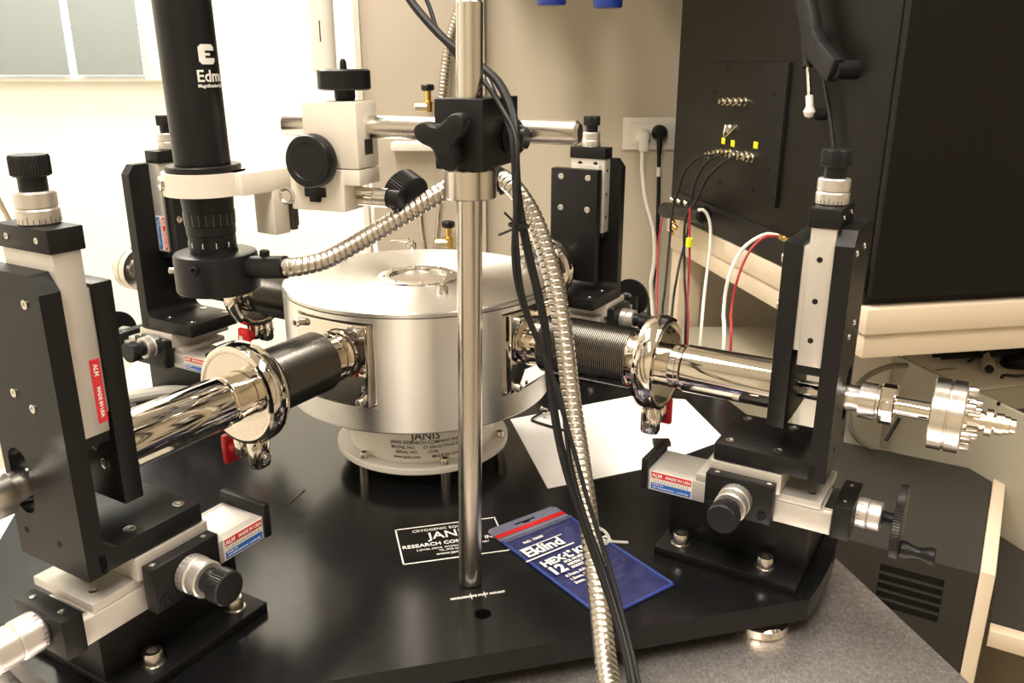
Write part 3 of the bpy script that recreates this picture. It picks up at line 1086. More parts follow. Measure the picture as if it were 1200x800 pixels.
MB().box(-.010, .010, -.004, .004, .002, -.002, .001, M=frame(nk, u_, Vector((0, 0, 1)), n_)).box(-.005, .005, -.008, -.002, -.001, .003, .001, M=frame(nk, u_, Vector((0, 0, 1)), n_)).build('latch', KNOB, mt)
# pinion bars and coarse knob on the right
pb = MB()
q0 = onplane(398, 223, fb + MO - n_ * .018, n_) - MO
pb.cyl(q0, q0 + u_ * .036, .0040, 16)
q1 = onplane(398, 234, fb + MO - n_ * .018, n_) - MO
pb.cyl(q1, q1 + u_ * .036, .0032, 16)
pb.build('pinion_shaft', CHROME, mt)
q2 = (q0 + q1) / 2 + u_ * .034
MB().lathe([(0, .0070), (.001, .0080), (.013, .0080)], q2, u_, 28).build('pinion_cap', STEEL, mt)
MB().lathe([(.013, .0080), (.0140, .0070), (.024, .0070)], q2, u_, 24).build('pinion_hub', KNOB, mt)
ck = q2 + u_ * .008 - n_ * .026 + Vector((0, 0, .005))
n = 50
prof = [(0, .012), (0, .0170), (.0012, .0183), (.0165, .0183), (.0180, .0170), (.0180, .0001)]
vs, fs = [], []
ka, ku, kv = basis(u_ * .75 + n_ * .25 + Vector((0, 0, -.35)))
for (h, r) in prof:
    for i in range(n * 2):
        th = PI * i / n
        rr = r - (.0006 if i % 2 and r > .0175 else 0)
        vs.append(ck + ka * h + (ku * math.cos(th) + kv * math.sin(th)) * max(rr, 1e-5))
N = n * 2
for j in range(len(prof) - 1):
    for i in range(N):
        i2 = (i + 1) % N
        fs.append((j * N + i, j * N + i2, (j + 1) * N + i2, (j + 1) * N + i))
fs.append(tuple(reversed(range(N))))
MB().add(vs, fs).build('coarse_knob', KNOB, mt, 'black ribbed knob')
mk_ = Vector((bc2.x, bc2.y, 0)) + u_ * .0247 + n_ * .006
lt = MB()
lt.box(-.006, .006, -.006, .006, 0, .0003, M=frame(mk_ + Vector((0, 0, .354 - .262)), -n_, Vector((0, 0, 1)), u_))
lt.build('dark_mark', DINK, mt)

# ------------------------------------------------------------------ ring light with gooseneck
rl = thing('ring_light', 'black ring light under the microscope, fed by a long ribbed steel gooseneck hose', 'lamp', (AX.x + .001, AX.y, .2325))
RO = Vector((AX.x + .001, AX.y, .2325))
MB().lathe([(0, .0300), (.001, .0335), (.0025, .0345), (.031, .0345), (.0335, .0335), (.0345, .0310), (.0345, .0190), (.0400, .0178), (.0400, .0168)],
           (0, 0, 0), (0, 0, 1), 64).build('ring_housing', KNOB, rl)
s0 = at(286, 313, .705)
s1 = at(336, 313, .690)
MB().cyl(s0 - RO - (s1 - s0) * .25, s1 - RO, .0096, 28, bev=.001).build('side_tube', KNOB, rl)
sk = at(310, 303, .70) - RO
MB().lathe([(0, .0035), (.003, .0042), (.0065, .0042), (.0075, .0030)], sk, (0.1, 0, 1), 18).build('clamp_knob', KNOB, rl)
screw(rl, Vector((-.0345, -.004, .018)), (-1, -.1, 0), .0028, .005)
screw(rl, Vector((-.006, -.0345, .026)), (-.17, -1, 0), .0032, .003, KNOB)
hp = [at(334, 313, .690), at(352, 312, .688), at(385, 303, .692), at(430, 278, .700), at(480, 248, .705), at(518, 225, .712),
      at(553, 206, .730), at(580, 206, .725), at(604, 222, .700), at(628, 262, .690), at(648, 325, .675), at(660, 390, .660), at(670, 470, .640),
      at(682, 550, .610), at(694, 640, .565), at(704, 720, .525), at(712, 790, .480), at(724, 850, .435)]
PIT = .0052
PIT = .0053


def ridge(i, L_, k):
    ph = (L_ / PIT + k / 20) % 1.0
    return .0081 - .0012 * max(0.0, 1 - abs(ph - .5) / .2) - .0003 * abs(math.cos(PI * ph))


hose = MB().tube([p - RO for p in hp], .0077, 20, PIT / 9, radf=ridge)
hose.build('gooseneck_hose', HOSE, rl, 'ribbed steel gooseneck hose')
cpl = at(583, 208, .722) - RO
MB().cyl(cpl - Vector((.006, 0, -.002)), cpl + Vector((.008, -.006, -.005)), .0105, 20, bev=.001).build('hose_coupling', KNOB, rl)


# ------------------------------------------------------------------ cables hanging over the stand
def cable(name, pts, r, m, label, cat='cable', group=None, n=10):
    P = [at(*p) for p in pts]
    if name == 'hanging_wire':
        P.append(P[-1] + Vector((.01, .03, -.40)))
    o = P[-1]
    ob = MB().tube([p - o for p in P], r, n, .008).build(name, m)
    ob.location = o
    return tag(ob, label, cat, group)


cable('power_cable', [(470, -25, .70), (482, 2, .69), (520, 45, .675), (556, 72, .655), (585, 98, .63), (602, 140, .605), (604, 190, .59),
                      (608, 240, .585), (620, 300, .58), (638, 380, .575), (646, 460, .565), (661, 540, .55), (690, 630, .53), (720, 715, .50),
                      (737, 780, .465), (750, 850, .43)], .0032, RUBBER, 'thick black cable draped over the post down to the front edge')
cable('thin_cable', [(490, -25, .71), (504, 10, .70), (514, 38, .69), (540, 72, .665), (566, 95, .64), (590, 130, .60), (605, 165, .582),
                     (605, 230, .575), (602, 300, .572), (610, 350, .57), (634, 410, .565), (658, 470, .555), (668, 540, .545),
                     (684, 600, .53), (712, 680, .505), (735, 760, .47), (752, 850, .425)], .0017, RUBBER, 'thin black cable looping out left of the thick one beside the drum')
cable('thin_cable', [(572, 92, .66), (584, 120, .62), (599, 160, .59), (603, 220, .578), (606, 290, .572), (615, 355, .57), (648, 445, .56),
                     (676, 540, .542), (690, 590, .53), (716, 672, .505), (742, 770, .465), (757, 850, .425)], .0017, RUBBER,
      'thin black cable running along the right of the thick one')


def cable_tie(px, py, y, r, nrm, label, m, tails=()):
    p = at(px, py, y)
    t = thing('cable_tie', label, 'cable tie', p)
    a, u, v = basis(nrm)
    b = MB()
    ring = [u * r * math.cos(i * PI / 12) + v * r * 0.8 * math.sin(i * PI / 12) for i in range(25)]
    b.tube(ring, .0011, 6, .004)
    b.build('strap', m, t)
    hd = MB().box(-.0025, .0025, -.0025, .0025, -.002, .002, .0005, M=frame(u * r, v, a, u))
    hd.build('head', m, t)
    for tl in tails:
        MB().tube([u * r * .6, tl], .0009, 6, .004).build('tail', m, t)
    return t


cable_tie(608, 264, .585, .0085, (.1, 0, 1), 'black cable tie with loose tails round the cables right of the clamp', RUBBER,
          (Vector((-.014, -.004, -.006)), Vector((-.010, -.006, .010))))
ct = cable_tie(699, 627, .545, .0120, (.25, 0, 1), 'clear cable tie round hose and cables above the blue pouch', mat('clear_nylon', (.62, .60, .57), .25, trans=.5),
               (Vector((.022, -.008, -.001)),))

# ------------------------------------------------------------------ things lying on the plate
# white paper sheet
pp = [ground(*p, .0008) for p in ((598, 491), (745, 463), (803, 468), (850, 515), (760, 548), (642, 572))]
po = sum(pp, Vector()) / len(pp)
po.z = 0
ps = MB().prism([((p - po).x, (p - po).y) for p in pp], .0003, .0009).build('paper_sheet', PAPER)
ps.location = po
tag(ps, 'white paper sheet lying on the black plate under the right probe arm', 'paper')
# second corner of paper seen left of the cables
hk = [ground(*p, .003) for p in ((640, 481), (624, 490), (628, 494), (664, 505))]
hko = hk[-1].copy()
hob = MB().tube([p - hko for p in hk], .0014, 6, .003).build('hex_key', RUBBER)
hob.location = hko
tag(hob, 'small black hex key lying on the white paper beside the hose', 'hex key')
for i, (px, py, lb) in enumerate(((634, 480, 'tiny steel screw on the white paper, farthest of the three loose ones'),
                                  (636, 487, 'tiny steel screw on the white paper, middle of the three loose ones'),
                                  (661, 500, 'tiny steel screw on the white paper, next to the steel hose'))):
    q = ground(px, py, .003)
    b = MB().lathe([(0, .0036), (.003, .0036), (.003, .0018), (.009, .0018)], (0, 0, 0), (1, -.5 + i * .6, .05), 12)
    o_ = b.build('loose_screw', SCREW)
    o_.location = (q.x, q.y, .0046)
    tag(o_, lb, 'screw', 'loose screws on the paper')
q = ground(775, 519, .003)
o_ = MB().box(-.010, .010, -.006, .006, 0, .006, .001).build('black_clip', KNOB)
o_.location = (q.x, q.y, .001)
tag(o_, 'small black clip at the right edge of the white paper', 'clip')
# hex key pouch
A = ground(568, 623)
B_ = ground(650, 594)
D_ = ground(792, 687)
Cc = ground(707, 727)
ux = (D_ - B_ + Cc - A)
ux.z = 0
Lx = ux.length / 2
ux.normalize()
uy = Vector((-ux.y, ux.x, 0))
Wy = ((B_ - A).dot(uy) + (D_ - Cc).dot(uy)) / 2
po = (A + Cc) / 2 + uy * Wy / 2
po = (A + B_ + Cc + D_) / 4
pz = thing('hex_key_pouch', 'dark blue vinyl hex key pouch with red stripe lying on the black plate', 'pouch', (po.x, po.y, 0), math.atan2(ux.y, ux.x))
hl, hw_ = Lx / 2, Wy / 2


def sheet(x0, x1, y0, y1, z, th, bump_):
    nx, ny = 40, 16
    vs, fs = [], []
    for s2 in (1, 0):
        for i in range(nx + 1):
            for j in range(ny + 1):
                x = x0 + (x1 - x0) * i / nx
                y = y0 + (y1 - y0) * j / ny
                e = min(i / 4, (nx - i) / 4, j / 3, (ny - j) / 3, 1.0)
                zz = z + (th + bump_ * e * (.6 + .4 * math.sin(i * .9 + j * .7) * math.cos(j * .5 - i * .23))) * s2
                vs.append((x, y, zz))
    m1 = (nx + 1) * (ny + 1)
    for i in range(nx):
        for j in range(ny):
            a_ = i * (ny + 1) + j
            q_ = (a_, a_ + ny + 1, a_ + ny + 2, a_ + 1)
            fs.append(q_)
            fs.append(tuple(reversed([k + m1 for k in q_])))
    rim = [i * (ny + 1) for i in range(nx + 1)] + [nx * (ny + 1) + j for j in range(1, ny + 1)] + \
          [i * (ny + 1) + ny for i in range(nx - 1, -1, -1)] + [j for j in range(ny - 1, 0, -1)]
    for a_, b_ in zip(rim, rim[1:] + rim[:1]):
        fs.append((a_, b_, b_ + m1, a_ + m1))
    return vs, fs


MB().add(*sheet(-hl + .024, hl, -hw_, hw_, .0004, .0012, .0030)).build('pouch_body', POUCH, pz)
tabo = [(-hl + .0245, hw_), (-hl + .004, hw_), (-hl, hw_ - .004), (-hl, -hw_ + .004), (-hl + .004, -hw_), (-hl + .0245, -hw_)]
slot = [(-hl + .0055, -.012), (-hl + .0055, .012), (-hl + .0085, .012), (-hl + .0085, .004), (-hl + .0105, .004), (-hl + .0105, -.004),
        (-hl + .0085, -.004), (-hl + .0085, -.012)]
MB().prism(tabo, .0006, .0016, holes=[slot]).build('hang_tab', POUCHW, pz, 'pale grey hanging tab with slot')
MB().box(-hl + .0135, -hl + .0195, -hw_ + .0004, hw_ - .0004, .0016, .0022, .0002).build('red_stripe', RED, pz, 'red closing stripe')
MB().box(-hl + .0290, -hl + .0300, -hw_ + .001, hw_ - .001, .0022, .0042, .0002).build('zip_seal', POUCHW, pz)
for (y0, y1) in ((-hw_, -hw_ + .003), (hw_ - .003, hw_)):
    MB().box(-hl + .024, hl, y0, y1, .0008, .0026, .0006).build('seam', SEAM, pz)
MB().box(hl - .003, hl, -hw_, hw_, .0008, .0026, .0006).build('seam', SEAM, pz)
# printing runs across the pouch (reads along its short side)
zt = .0054


def PT(x, y):
    return frame((x, y, zt), Vector((0, 1, 0)), Vector((-1, 0, 0)), Vector((0, 0, 1)))


tx = MB()
x0 = -hl + .0475
tx.text('NO. 10600', .0048, PT(x0 - .004, -hw_ + .012), align='LEFT', bold=.0001)
tx.text('Eklind', .0175, PT(x0 + .012, -.018), bold=.0005)
lw = .025
tx.box(-lw - .002, lw + .002, -.0105, -.0090, -.0001, .0002, M=PT(x0 + .012, -.018))
tx.box(-lw + .004, lw + .002, .0078, .0086, -.0001, .0002, M=PT(x0 + .012, -.018))
tx.text('HEX·L', .0120, PT(x0 + .034, -hw_ + .004), align='LEFT', bold=.0005)
tx.text('®', .0050, PT(x0 + .030, -hw_ + .0345), align='LEFT', bold=.0001)
tx.text('KEY SET', .0120, PT(x0 + .034, -hw_ + .0405), align='LEFT', bold=.0005)
tx.text('12', .0165, PT(x0 + .047, -.030), bold=.0007)
tx.text('PCS. IN SET', .0042, PT(x0 + .0415, -.018), align='LEFT', bold=.0002)
tx.text('METRIC SIZES', .0042, PT(x0 + .0465, -.018), align='LEFT', bold=.0002)
tx.text('SHORT ARM', .0042, PT(x0 + .0515, -.018), align='LEFT', bold=.0002)
tx.text('0.7mm, 0.9mm, 1.3mm', .0046, PT(x0 + .059, -hw_ + .010), align='LEFT', bold=.00015)
tx.text('1.5mm, 2mm, 2.5mm', .0046, PT(x0 + .065, -hw_ + .010), align='LEFT', bold=.00015)
tx.text('3mm, 4mm, 5mm', .0046, PT(x0 + .071, -hw_ + .010), align='LEFT', bold=.00015)
tx.build('pouch_lettering', INK, pz)

#BACKGROUND#
# ------------------------------------------------------------------ dark cabinet on its beige frame table
CC = Vector((.457, 1.07, .118))
e1, e2 = Vector((.984, .179, 0)), Vector((-.179, .984, 0))
yaw = math.atan2(.179, .984)
cb = thing('dark_cabinet', 'tall dark cabinet standing on a beige frame at the right', 'cabinet', CC, yaw)


def onface(px, py, n=None, off=0.0):
    """point on the cabinet's left face (local x = -off), in cabinet coordinates"""
    q = onplane(px, py, CC - e1 * off, e1) - CC
    return Vector((q.dot(e1), q.dot(e2), q.z))


MB().box(0, 1.3, 0, .715, .0, 1.3, .003).build('cabinet_body', CABB, cb)
MB().box(-.0015, .001, .0, .70, .0010, .050, .0008).build('lower_rail', BLK, cb)
MB().box(.001, 1.29, -.014, -.0005, .012, 1.28, .002).build('cabinet_door', CABB, cb)
MB().box(.27, .275, -.0150, -.0130, .05, 1.2).build('door_seam', BLK, cb)
pa, pb2 = onface(838, 78), onface(911, 236)
pnl = MB().box(-.0030, -.0005, pb2.y, pa.y + .02, pb2.z, onface(917, 73).z, .0008).build('patch_panel', CABB, cb)
for (px, py) in ((854, 81), (895, 81), (839, 107), (909, 110), (902, 197), (845, 213), (884, 222)):
    q = onface(px, py)
    screw(pnl, (-.0030, q.y, q.z), (-1, 0, 0), .0028, .0014, BLK)
MB().box(-.0060, .0, pb2.y - .004, pb2.y, pb2.z - .01, onface(917, 73).z, .0005).build('panel_edge', HOLE, cb)


def jack(par, px, py, L=.016, r=.0055, m=CONN):
    q = onface(px, py)
    return MB().lathe([(0, r * 1.3), (.002, r * 1.3), (.002, r), (.007, r), (.0075, r * 1.15), (.010, r * 1.15), (.010, r * .8), (L, r * .8), (L, .0001)],
                      (-.003, q.y, q.z), (-1, 0, 0), 14).build('connector', m, par)


for (px, py) in ((855, 119), (862, 119), (869, 119), (876, 119), (838, 181), (848, 179), (858, 179), (867, 182), (877, 182), (884, 185)):
    jack(pnl, px, py)
q = onface(860, 151)
rn = MB()
rn.lathe([(0, .009), (.006, .009), (.009, .007), (.009, .0001)], (-.003, q.y, q.z), (-1, 0, 0), 16)
rn.build('round_socket', CONN, pnl)
q2_ = onface(873, 146)
MB().tube([(-.010, q.y + .012, q.z + .006), (-.014, q.y + .008, q.z - .008), (-.016, q.y - .004, q.z - .012), (-.013, q2_.y, q2_.z)], .0014, 6, .004,
          radf=lambda i, L_, k: .0010 + .0008 * (i % 2)).build('bead_chain', CONN, pnl)
for (px, py) in ((850, 165), (861, 168), (888, 170)):
    q = onface(px, py)
    MB().box(-.0042, -.0030, q.y - .0075, q.y + .0075, q.z - .0055, q.z + .0055, .0005).build('sticker', YEL, pnl, 'small yellow sticker')
for (px, py) in ((934, 318),):
    q = onface(px, py)
    MB().box(-.003, 0, q.y - .006, q.y + .006, q.z - .009, q.z + .009, .0006).build('white_tag', WHITEP, cb)
# lift arm and gas strut on the side face
ap = [onface(*p, off=.030) for p in ((941, -30), (945, 0), (952, 42), (958, 58), (978, 82))]
arm_ = MB()
for a_, b_ in zip(ap, ap[1:]):
    d = (b_ - a_)
    L_ = d.length
    d.normalize()
    X_ = Vector((1, 0, 0))
    arm_.box(-.003, L_ + .003, -.008, .008, -.016, .016, .003, M=frame(a_, d, X_, d.cross(X_)))
arm_.cyl(ap[-1], ap[-1] + Vector((.035, 0, 0)), .012, 18)
arm_.build('lift_arm', RUBBER, cb, 'angled black lift arm')
gs = [onface(*p, off=.020) for p in ((944, 40), (947, 78), (948.5, 112), (949, 126), (948.5, 131))]
MB().cyl(gs[0], gs[1], .0075, 16).build('strut_body', BLK, cb)
MB().cyl(gs[1], gs[2], .0030, 12).build('strut_rod', STEEL, cb)
e_ = MB().cyl(gs[2], gs[3], .0052, 14)
e_.lathe([(-.0085, .001), (-.0065, .0055), (0, .0085), (.0065, .0055), (.0085, .001)], gs[4], (0, 0, 1), 16)
e_.cyl(gs[4], gs[4] + Vector((.006, 0, 0)), .005, 12)
MB().cyl(gs[4] + Vector((.006, -.004, -.003)), gs[4] + Vector((.020, -.008, -.004)), .0075, 14).build('ball_stud', BLK, cb)
e_.build('ball_end', WHITEP, cb, 'white ball end')
rd = [onface(*p, off=.012) for p in ((960, 70), (970, 120), (978, 185))]
MB().tube(rd, .0026, 8, .02).build('prop_rod', BLK, cb)
# cable gland roller at the back corner
g0, g1 = onface(779, 246, off=.035), onface(826, 252, off=.035)
rl_ = MB().cyl(g0, g1, .0155, 24, bev=.004).build('cable_roller', KNOB, cb, 'black cable roller')
for (px, py, m) in ((790, 236, CONN), (798, 238, CONN), (806, 240, CONN), (814, 243, CONN), (790, 262, BRASS), (793, 268, BRASS), (788, 274, BRASS)):
    q = onface(px, py, off=.045)
    MB().cyl(q, q + Vector((-.002, .010, .004)), .0050, 12, bev=.001).build('plug', m, rl_)
for (px, py) in ((915, 277), (921, 280), (928, 281), (935, 283)):
    q = onface(px, py, off=.012)
    MB().cyl(q, q + Vector((.0, -.016, -.001)), .0050, 12, bev=.001).build('connector', BRASS if px < 930 else CONN, cb)

ft = thing('frame_table', 'beige metal frame table carrying the dark cabinet', 'table', (CC.x, CC.y, ZF), yaw)
zt_ = .118 - ZF
MB().box(-.004, 1.3, -.018, .72, zt_ - .036, zt_ - .001, .002).build('table_top', BEIGE, ft)
MB().box(0, 1.3, -.012, .71, zt_ - .070, zt_ - .036, .002).build('apron', BEIGE, ft)
for (x, y) in ((.62, .03), (1.25, .03), (.03, .68), (1.25, .68)):
    MB().box(x - .025, x + .025, y - .025, y + .025, 0, zt_ - .070, .003).build('table_leg', BEIGE, ft)
MB().box(.3, .42, -.0125, -.0115, zt_ - .047, zt_ - .038).build('tape_scrap', CASE, ft, 'worn grey tape strip')

# ------------------------------------------------------------------ open case with cables behind the right arm
a_ = at(1058, 419, 1.30)
b_ = ground(1200, 485, a_.z)
cd = (b_ - a_).normalized()
cn = Vector((-cd.y, cd.x, 0))        # away from the panel, into the case
oc = thing('open_case', 'grey beige open topped metal case full of cables behind the right probe arm', 'case', (a_.x, a_.y, ZF), math.atan2(cd.y, cd.x))
hz = a_.z - ZF
MB().box(0, .62, -.003, .003, 0, hz, .001).build('side_panel', CASE, oc)
MB().box(-.124, -.120, 0, .60, 0, hz - .002, .001).build('back_panel', CASE, oc)
MB().box(-.12, .62, .594, .60, 0, hz, .001).build('side_panel', CASE, oc)
MB().box(-.12, .125, .003, .594, hz - .022, hz - .014, .001).build('inner_tray', WHITEP, oc)
MB().box(.125, .129, .003, .594, hz - .050, hz - .013, .001).build('tray_lip', CASE, oc)
MB().box(-.12, .62, .003, .594, hz - .19, hz - .185).build('case_floor', CASE, oc)
MB().box(-.12, 0, -.003, .003, 0, hz - .001, .001).build('side_panel', CASE, oc)
q = at(1152, 470, 1.12) - Vector((a_.x, a_.y, 0))
for (px, py) in ((1172, 473), (1163, 487)):
    q = onplane(px, py, a_, cn) - Vector((a_.x, a_.y, ZF))
    hole(oc, (q.dot(cd), -.003, q.z), (0, -1, 0), .0030)
zt2 = hz - .0138

MB().box(-.015, .050, .025, .100, zt2, zt2 + .0006).build('card', PAPER, oc, 'white paper card')
MB().box(.030, .038, .035, .075, zt2 + .0006, zt2 + .0009).build('card_print', CASE, oc)
br_ = MB().tube([(-.015, .155, zt2 + .022), (.01, .145, zt2 + .020), (.03, .135, zt2 + .014), (.050, .120, zt2 + .009)], .0062, 10, .006)
br_.cyl((.045, .124, zt2 + .010), (.070, .104, zt2 + .010), .0100, 14, bev=.001)
br_.build('grey_connector', CASE, oc)
MB().cyl((.070, .104, zt2 + .010), (.074, .101, zt2 + .010), .0065, 12).build('connector_face', KNOB, oc)
MB().tube([(.090, .110, zt2), (.092, .112, zt2 + .006), (.100, .125, zt2 + .006), (.102, .150, zt2 + .006), (.098, .160, zt2 + .002)], .0026, 8, .005).build('tray_handle', DARKG, oc)
random.seed(11)
for i in range(13):
    x, y = random.uniform(-.01, .06), .155 + .006 * i
    pts_ = [(x - .03, y - .09, zt2 + .008)]
    for k in range(4):
        pts_.append((x + random.uniform(-.03, .03), y + .03 * k + random.uniform(-.02, .02), zt2 + .004 + random.uniform(0, .030)))
    pts_.append((x + .02, y + .16, zt2 + .004))
    MB().tube(pts_, random.choice((.0022, .0028, .0034)), 7, .009).build('cable_loop', RUBBER, oc)
for i in range(5):
    c_ = Vector((.055 + .006 * i, .205 + .004 * i, zt2 + .005 + .005 * i))
    MB().tube([c_ + Vector((.035 * math.cos(k * PI / 8), .050 * math.sin(k * PI / 8), .003 * math.sin(k))) for k in range(17)], .0036, 8, .009).build('cable_coil', RUBBER, oc)

# back bench low behind the cabinet table
bn = thing('low_bench', 'grey bench with dark edge low behind the beige frame table', 'bench', (.75, 1.60, ZF))
MB().box(-.55, .45, -.10, .10, .0, .675, .002).build('bench_body', CASE, bn)
MB().box(-.56, .46, -.105, .105, .687, .692, .001).build('bench_top', CASE, bn)
MB().box(-.56, .46, -.11, .105, .676, .6865, .001).build('bench_edge', DARKG, bn)
# grey cable arcs on the wall side behind the right arm
t_ = thing('white_desk', 'pale desk corner behind the right micromanipulator', 'desk', (.54, 1.2, ZF))
zd = -.025 - ZF
MB().box(-.005, .10, .118, .135, 0, zd, .002).build('desk_panel', WHITEP, t_)
MB().box(-.005, .10, .136, .40, zd - .018, zd, .002).build('desk_top', WHITEP, t_)
MB().box(-.005, .012, .136, .40, 0, zd - .019, .002).build('desk_side', WHITEP, t_)
cable('grey_cable', [(1062, 428, 1.25), (1040, 430, 1.22), (1012, 444, 1.2), (996, 470, 1.19), (997, 500, 1.19), (1012, 520, 1.2), (1045, 532, 1.21)], .0042, mat('grey_cable_sheath', (.22, .20, .17), .5, noise=.05, scale=100),
      'grey cable looping behind the fitting of the right probe arm')
cable('thin_black_wire', [(1054, 490, 1.15), (1048, 500, 1.15), (1038, 516, 1.14)], .0028, RUBBER, 'short black wire stub below the right probe arm')

# ------------------------------------------------------------------ fan unit on a rack, right foreground
fa = ground(1147, 672, -.15)
fe1 = Vector((math.cos(math.radians(-31)), math.sin(math.radians(-31)), 0))
fe2 = Vector((-fe1.y, fe1.x, 0))
fu = thing('fan_unit', 'dark grey cabinet with slotted vent and beige sides beyond the table corner', 'cabinet', (fa.x, fa.y, ZF), math.radians(-31))
fz = -.15 - ZF
W_, D2 = .262, .30


def fpt(px, py, plane_n, p0):
    q = onplane(px, py, p0, plane_n) - Vector((fa.x, fa.y, ZF))
    return Vector((q.dot(fe1), q.dot(fe2), q.z))


v0 = fpt(1032, 660, -fe2, fa)
v1 = fpt(1098, 730, -fe2, fa)
body = MB().box(-W_, 0, .004, D2, .05, fz, .0015)
body.build('fan_body', DARKG, fu)
fr = MB().prism([(-W_, .05), (0, .05), (0, fz - .0005), (-W_, fz - .0005)], 0, .004,
                M=frame((0, .004, 0), Vector((1, 0, 0)), Vector((0, 0, 1)), Vector((0, -1, 0))),
                holes=[[(v0.x, v1.z), (v1.x, v1.z), (v1.x, v0.z), (v0.x, v0.z)]])
fr.build('front_panel', DARKG, fu)
MB().box(v0.x, v1.x, .0030, .0046, v1.z, v0.z).build('vent_opening', HOLE, fu, 'dark vent opening')
for i in range(1, 5):
    z = v0.z + (v1.z - v0.z) * i / 5
    MB().box(v0.x, v1.x, -.0010, .004, z - .0012, z + .0012).build('vent_slat', DARKG, fu)
MB().box(.001, .017, -.004, D2 + .004, .0, fz + .006, .002).build('side_frame', BEIGE, fu, 'beige side frame')
MB().box(-W_ - .017, -W_ - .001, -.004, D2 + .004, .0, fz + .006, .002).build('side_frame', BEIGE, fu, 'beige side frame')
rk = thing('rack_shelf', 'beige edged grey shelf at the bottom right corner beside the fan cabinet', 'shelf',
           (fa.x + .02 * fe1.x, fa.y + .02 * fe1.y, ZF), math.radians(-31))
MB().box(.002, .45, .02, D2, fz - .075, fz - .070, .001).build('shelf_top', DARKG, rk)
MB().box(.002, .45, .0, .018, fz - .092, fz - .070, .001).build('front_edge', BEIGE, rk)
MB().box(.002, .45, D2, D2 + .016, 0, fz - .01, .001).build('back_plate', BEIGE, rk)
MB().box(.43, .45, .0, .02, 0, fz - .092, .001).build('shelf_leg', BEIGE, rk)
MB().box(.05, .30, .05, .22, fz - .0695, fz - .062, .002).build('black_tray', KNOB, rk)

# ------------------------------------------------------------------ wall outlet, plugs and leads
WY = 1.92
o0, o1 = at(730, 137, WY), at(796, 175, WY)
ou = thing('wall_outlet', 'white wall outlet plate with two plugs on the beige wall', 'outlet', ((o0.x + o1.x) / 2, WY, o1.z))
hw2, hh = (o1.x - o0.x) / 2, o0.z - o1.z
MB().box(-hw2, hw2, -.010, -.0005, 0, hh, .003).build('cover_plate', WHITEP, ou)
MB().box(-hw2 + .016, hw2 - .016, -.0125, -.0095, .012, hh - .012, .002).build('socket_insert', WHITEP, ou)
p = at(753, 160, WY - .013)
pl1 = thing('white_plug', 'white mains plug with white lead in the left socket', 'plug', p)
MB().lathe([(0, .017), (.010, .017), (.022, .012), (.022, .001)], (0, -.001, 0), (0, -1, 0), 24).box(-.009, .009, -.030, -.006, -.030, .012, .003).build('plug_body', WHITEW, pl1)
pts_ = [at(*q) - p for q in ((753, 172, 1.885), (753, 200, 1.885), (757, 235, 1.885), (766, 270, 1.88), (767, 305, 1.87), (763, 330, 1.86), (764, 352, 1.85), (768, 400, 1.80))]
MB().tube(pts_, .0048, 10, .02).build('lead', WHITEW, pl1)
p = at(772, 155, WY - .013)
pl2 = thing('black_plug', 'black round mains plug with black lead in the right socket', 'plug', p)
MB().lathe([(0, .0165), (.016, .0165), (.024, .011), (.024, .001)], (0, -.001, 0), (0, -1, 0), 24).cyl((0, -.018, -.006), (0, -.018, -.045), .007, 14, r2=.005).build('plug_body', KNOB, pl2)
pts_ = [at(*q) - p for q in ((772, 170, 1.895), (772, 200, 1.895), (771, 250, 1.89), (769, 300, 1.885), (764, 340, 1.87), (760, 365, 1.86), (762, 400, 1.80))]
MB().tube(pts_, .0042, 10, .02).build('lead', RUBBER, pl2)
MB().cyl(pts_[1] + Vector((0, 0, .008)), pts_[1] - Vector((0, 0, .012)), .0050, 12).build('grey_sleeve', WHITEW, pl2)

# wires hanging from the patch panel
yc = 1.50
GW = 'wires hanging in front of the dark cabinet'
for pts_, r, m, lb in (
        ([(838, 181, 1.44), (820, 184, 1.45), (803, 200, 1.46), (794, 225, 1.47), (788, 245, 1.47), (784, 290, 1.45), (779, 340, 1.40), (774, 400, 1.3)], .0022, RUBBER, 'thin black wire from the panel, leftmost of three'),
        ([(848, 180, 1.43), (828, 190, 1.44), (814, 215, 1.45), (809, 245, 1.45), (805, 275, 1.44), (794, 320, 1.40), (785, 400, 1.3)], .0022, RUBBER, 'thin black wire from the panel, middle of three'),
        ([(860, 184, 1.42), (845, 192, 1.42), (828, 210, 1.43), (816, 235, 1.43), (803, 260, 1.43), (802, 320, 1.40), (803, 400, 1.3)], .0022, RUBBER, 'thin black wire from the panel, rightmost of three'),
        ([(809, 243, 1.42), (808, 262, 1.42), (808, 300, 1.41), (806, 350, 1.39), (805, 412, 1.3)], .0019, REDW, 'red wire with yellow sleeve hanging from the black roller'),
        ([(818, 246, 1.42), (826, 247, 1.42), (832, 262, 1.42), (832, 290, 1.41), (826, 340, 1.38), (820, 412, 1.3)], .0026, WHITEW, 'white wire hanging from the right end of the black roller'),
        ([(776, 255, 1.46), (771, 290, 1.45), (770, 330, 1.42), (768, 400, 1.35)], .0015, REDW, 'red wire hanging beside the two mains leads'),
        ([(912, 276, 1.23), (895, 275, 1.23), (870, 292, 1.23), (854, 325, 1.22), (848, 365, 1.21), (847, 425, 1.15)], .0028, WHITEW, 'white wire arching down from the gold connectors'),
        ([(912, 277, 1.225), (896, 278, 1.225), (878, 295, 1.22), (865, 325, 1.21), (857, 365, 1.20), (855, 425, 1.14)], .0020, REDW, 'red wire arching down beside the white one')):
    cable('hanging_wire', pts_, r, m, lb, 'wire', GW, 8)
p = at(808, 284, 1.408)
o_ = MB().cyl((0, 0, -.007), (0, 0, .007), .0062, 12).build('wire_sleeve', YEL)
o_.location = p
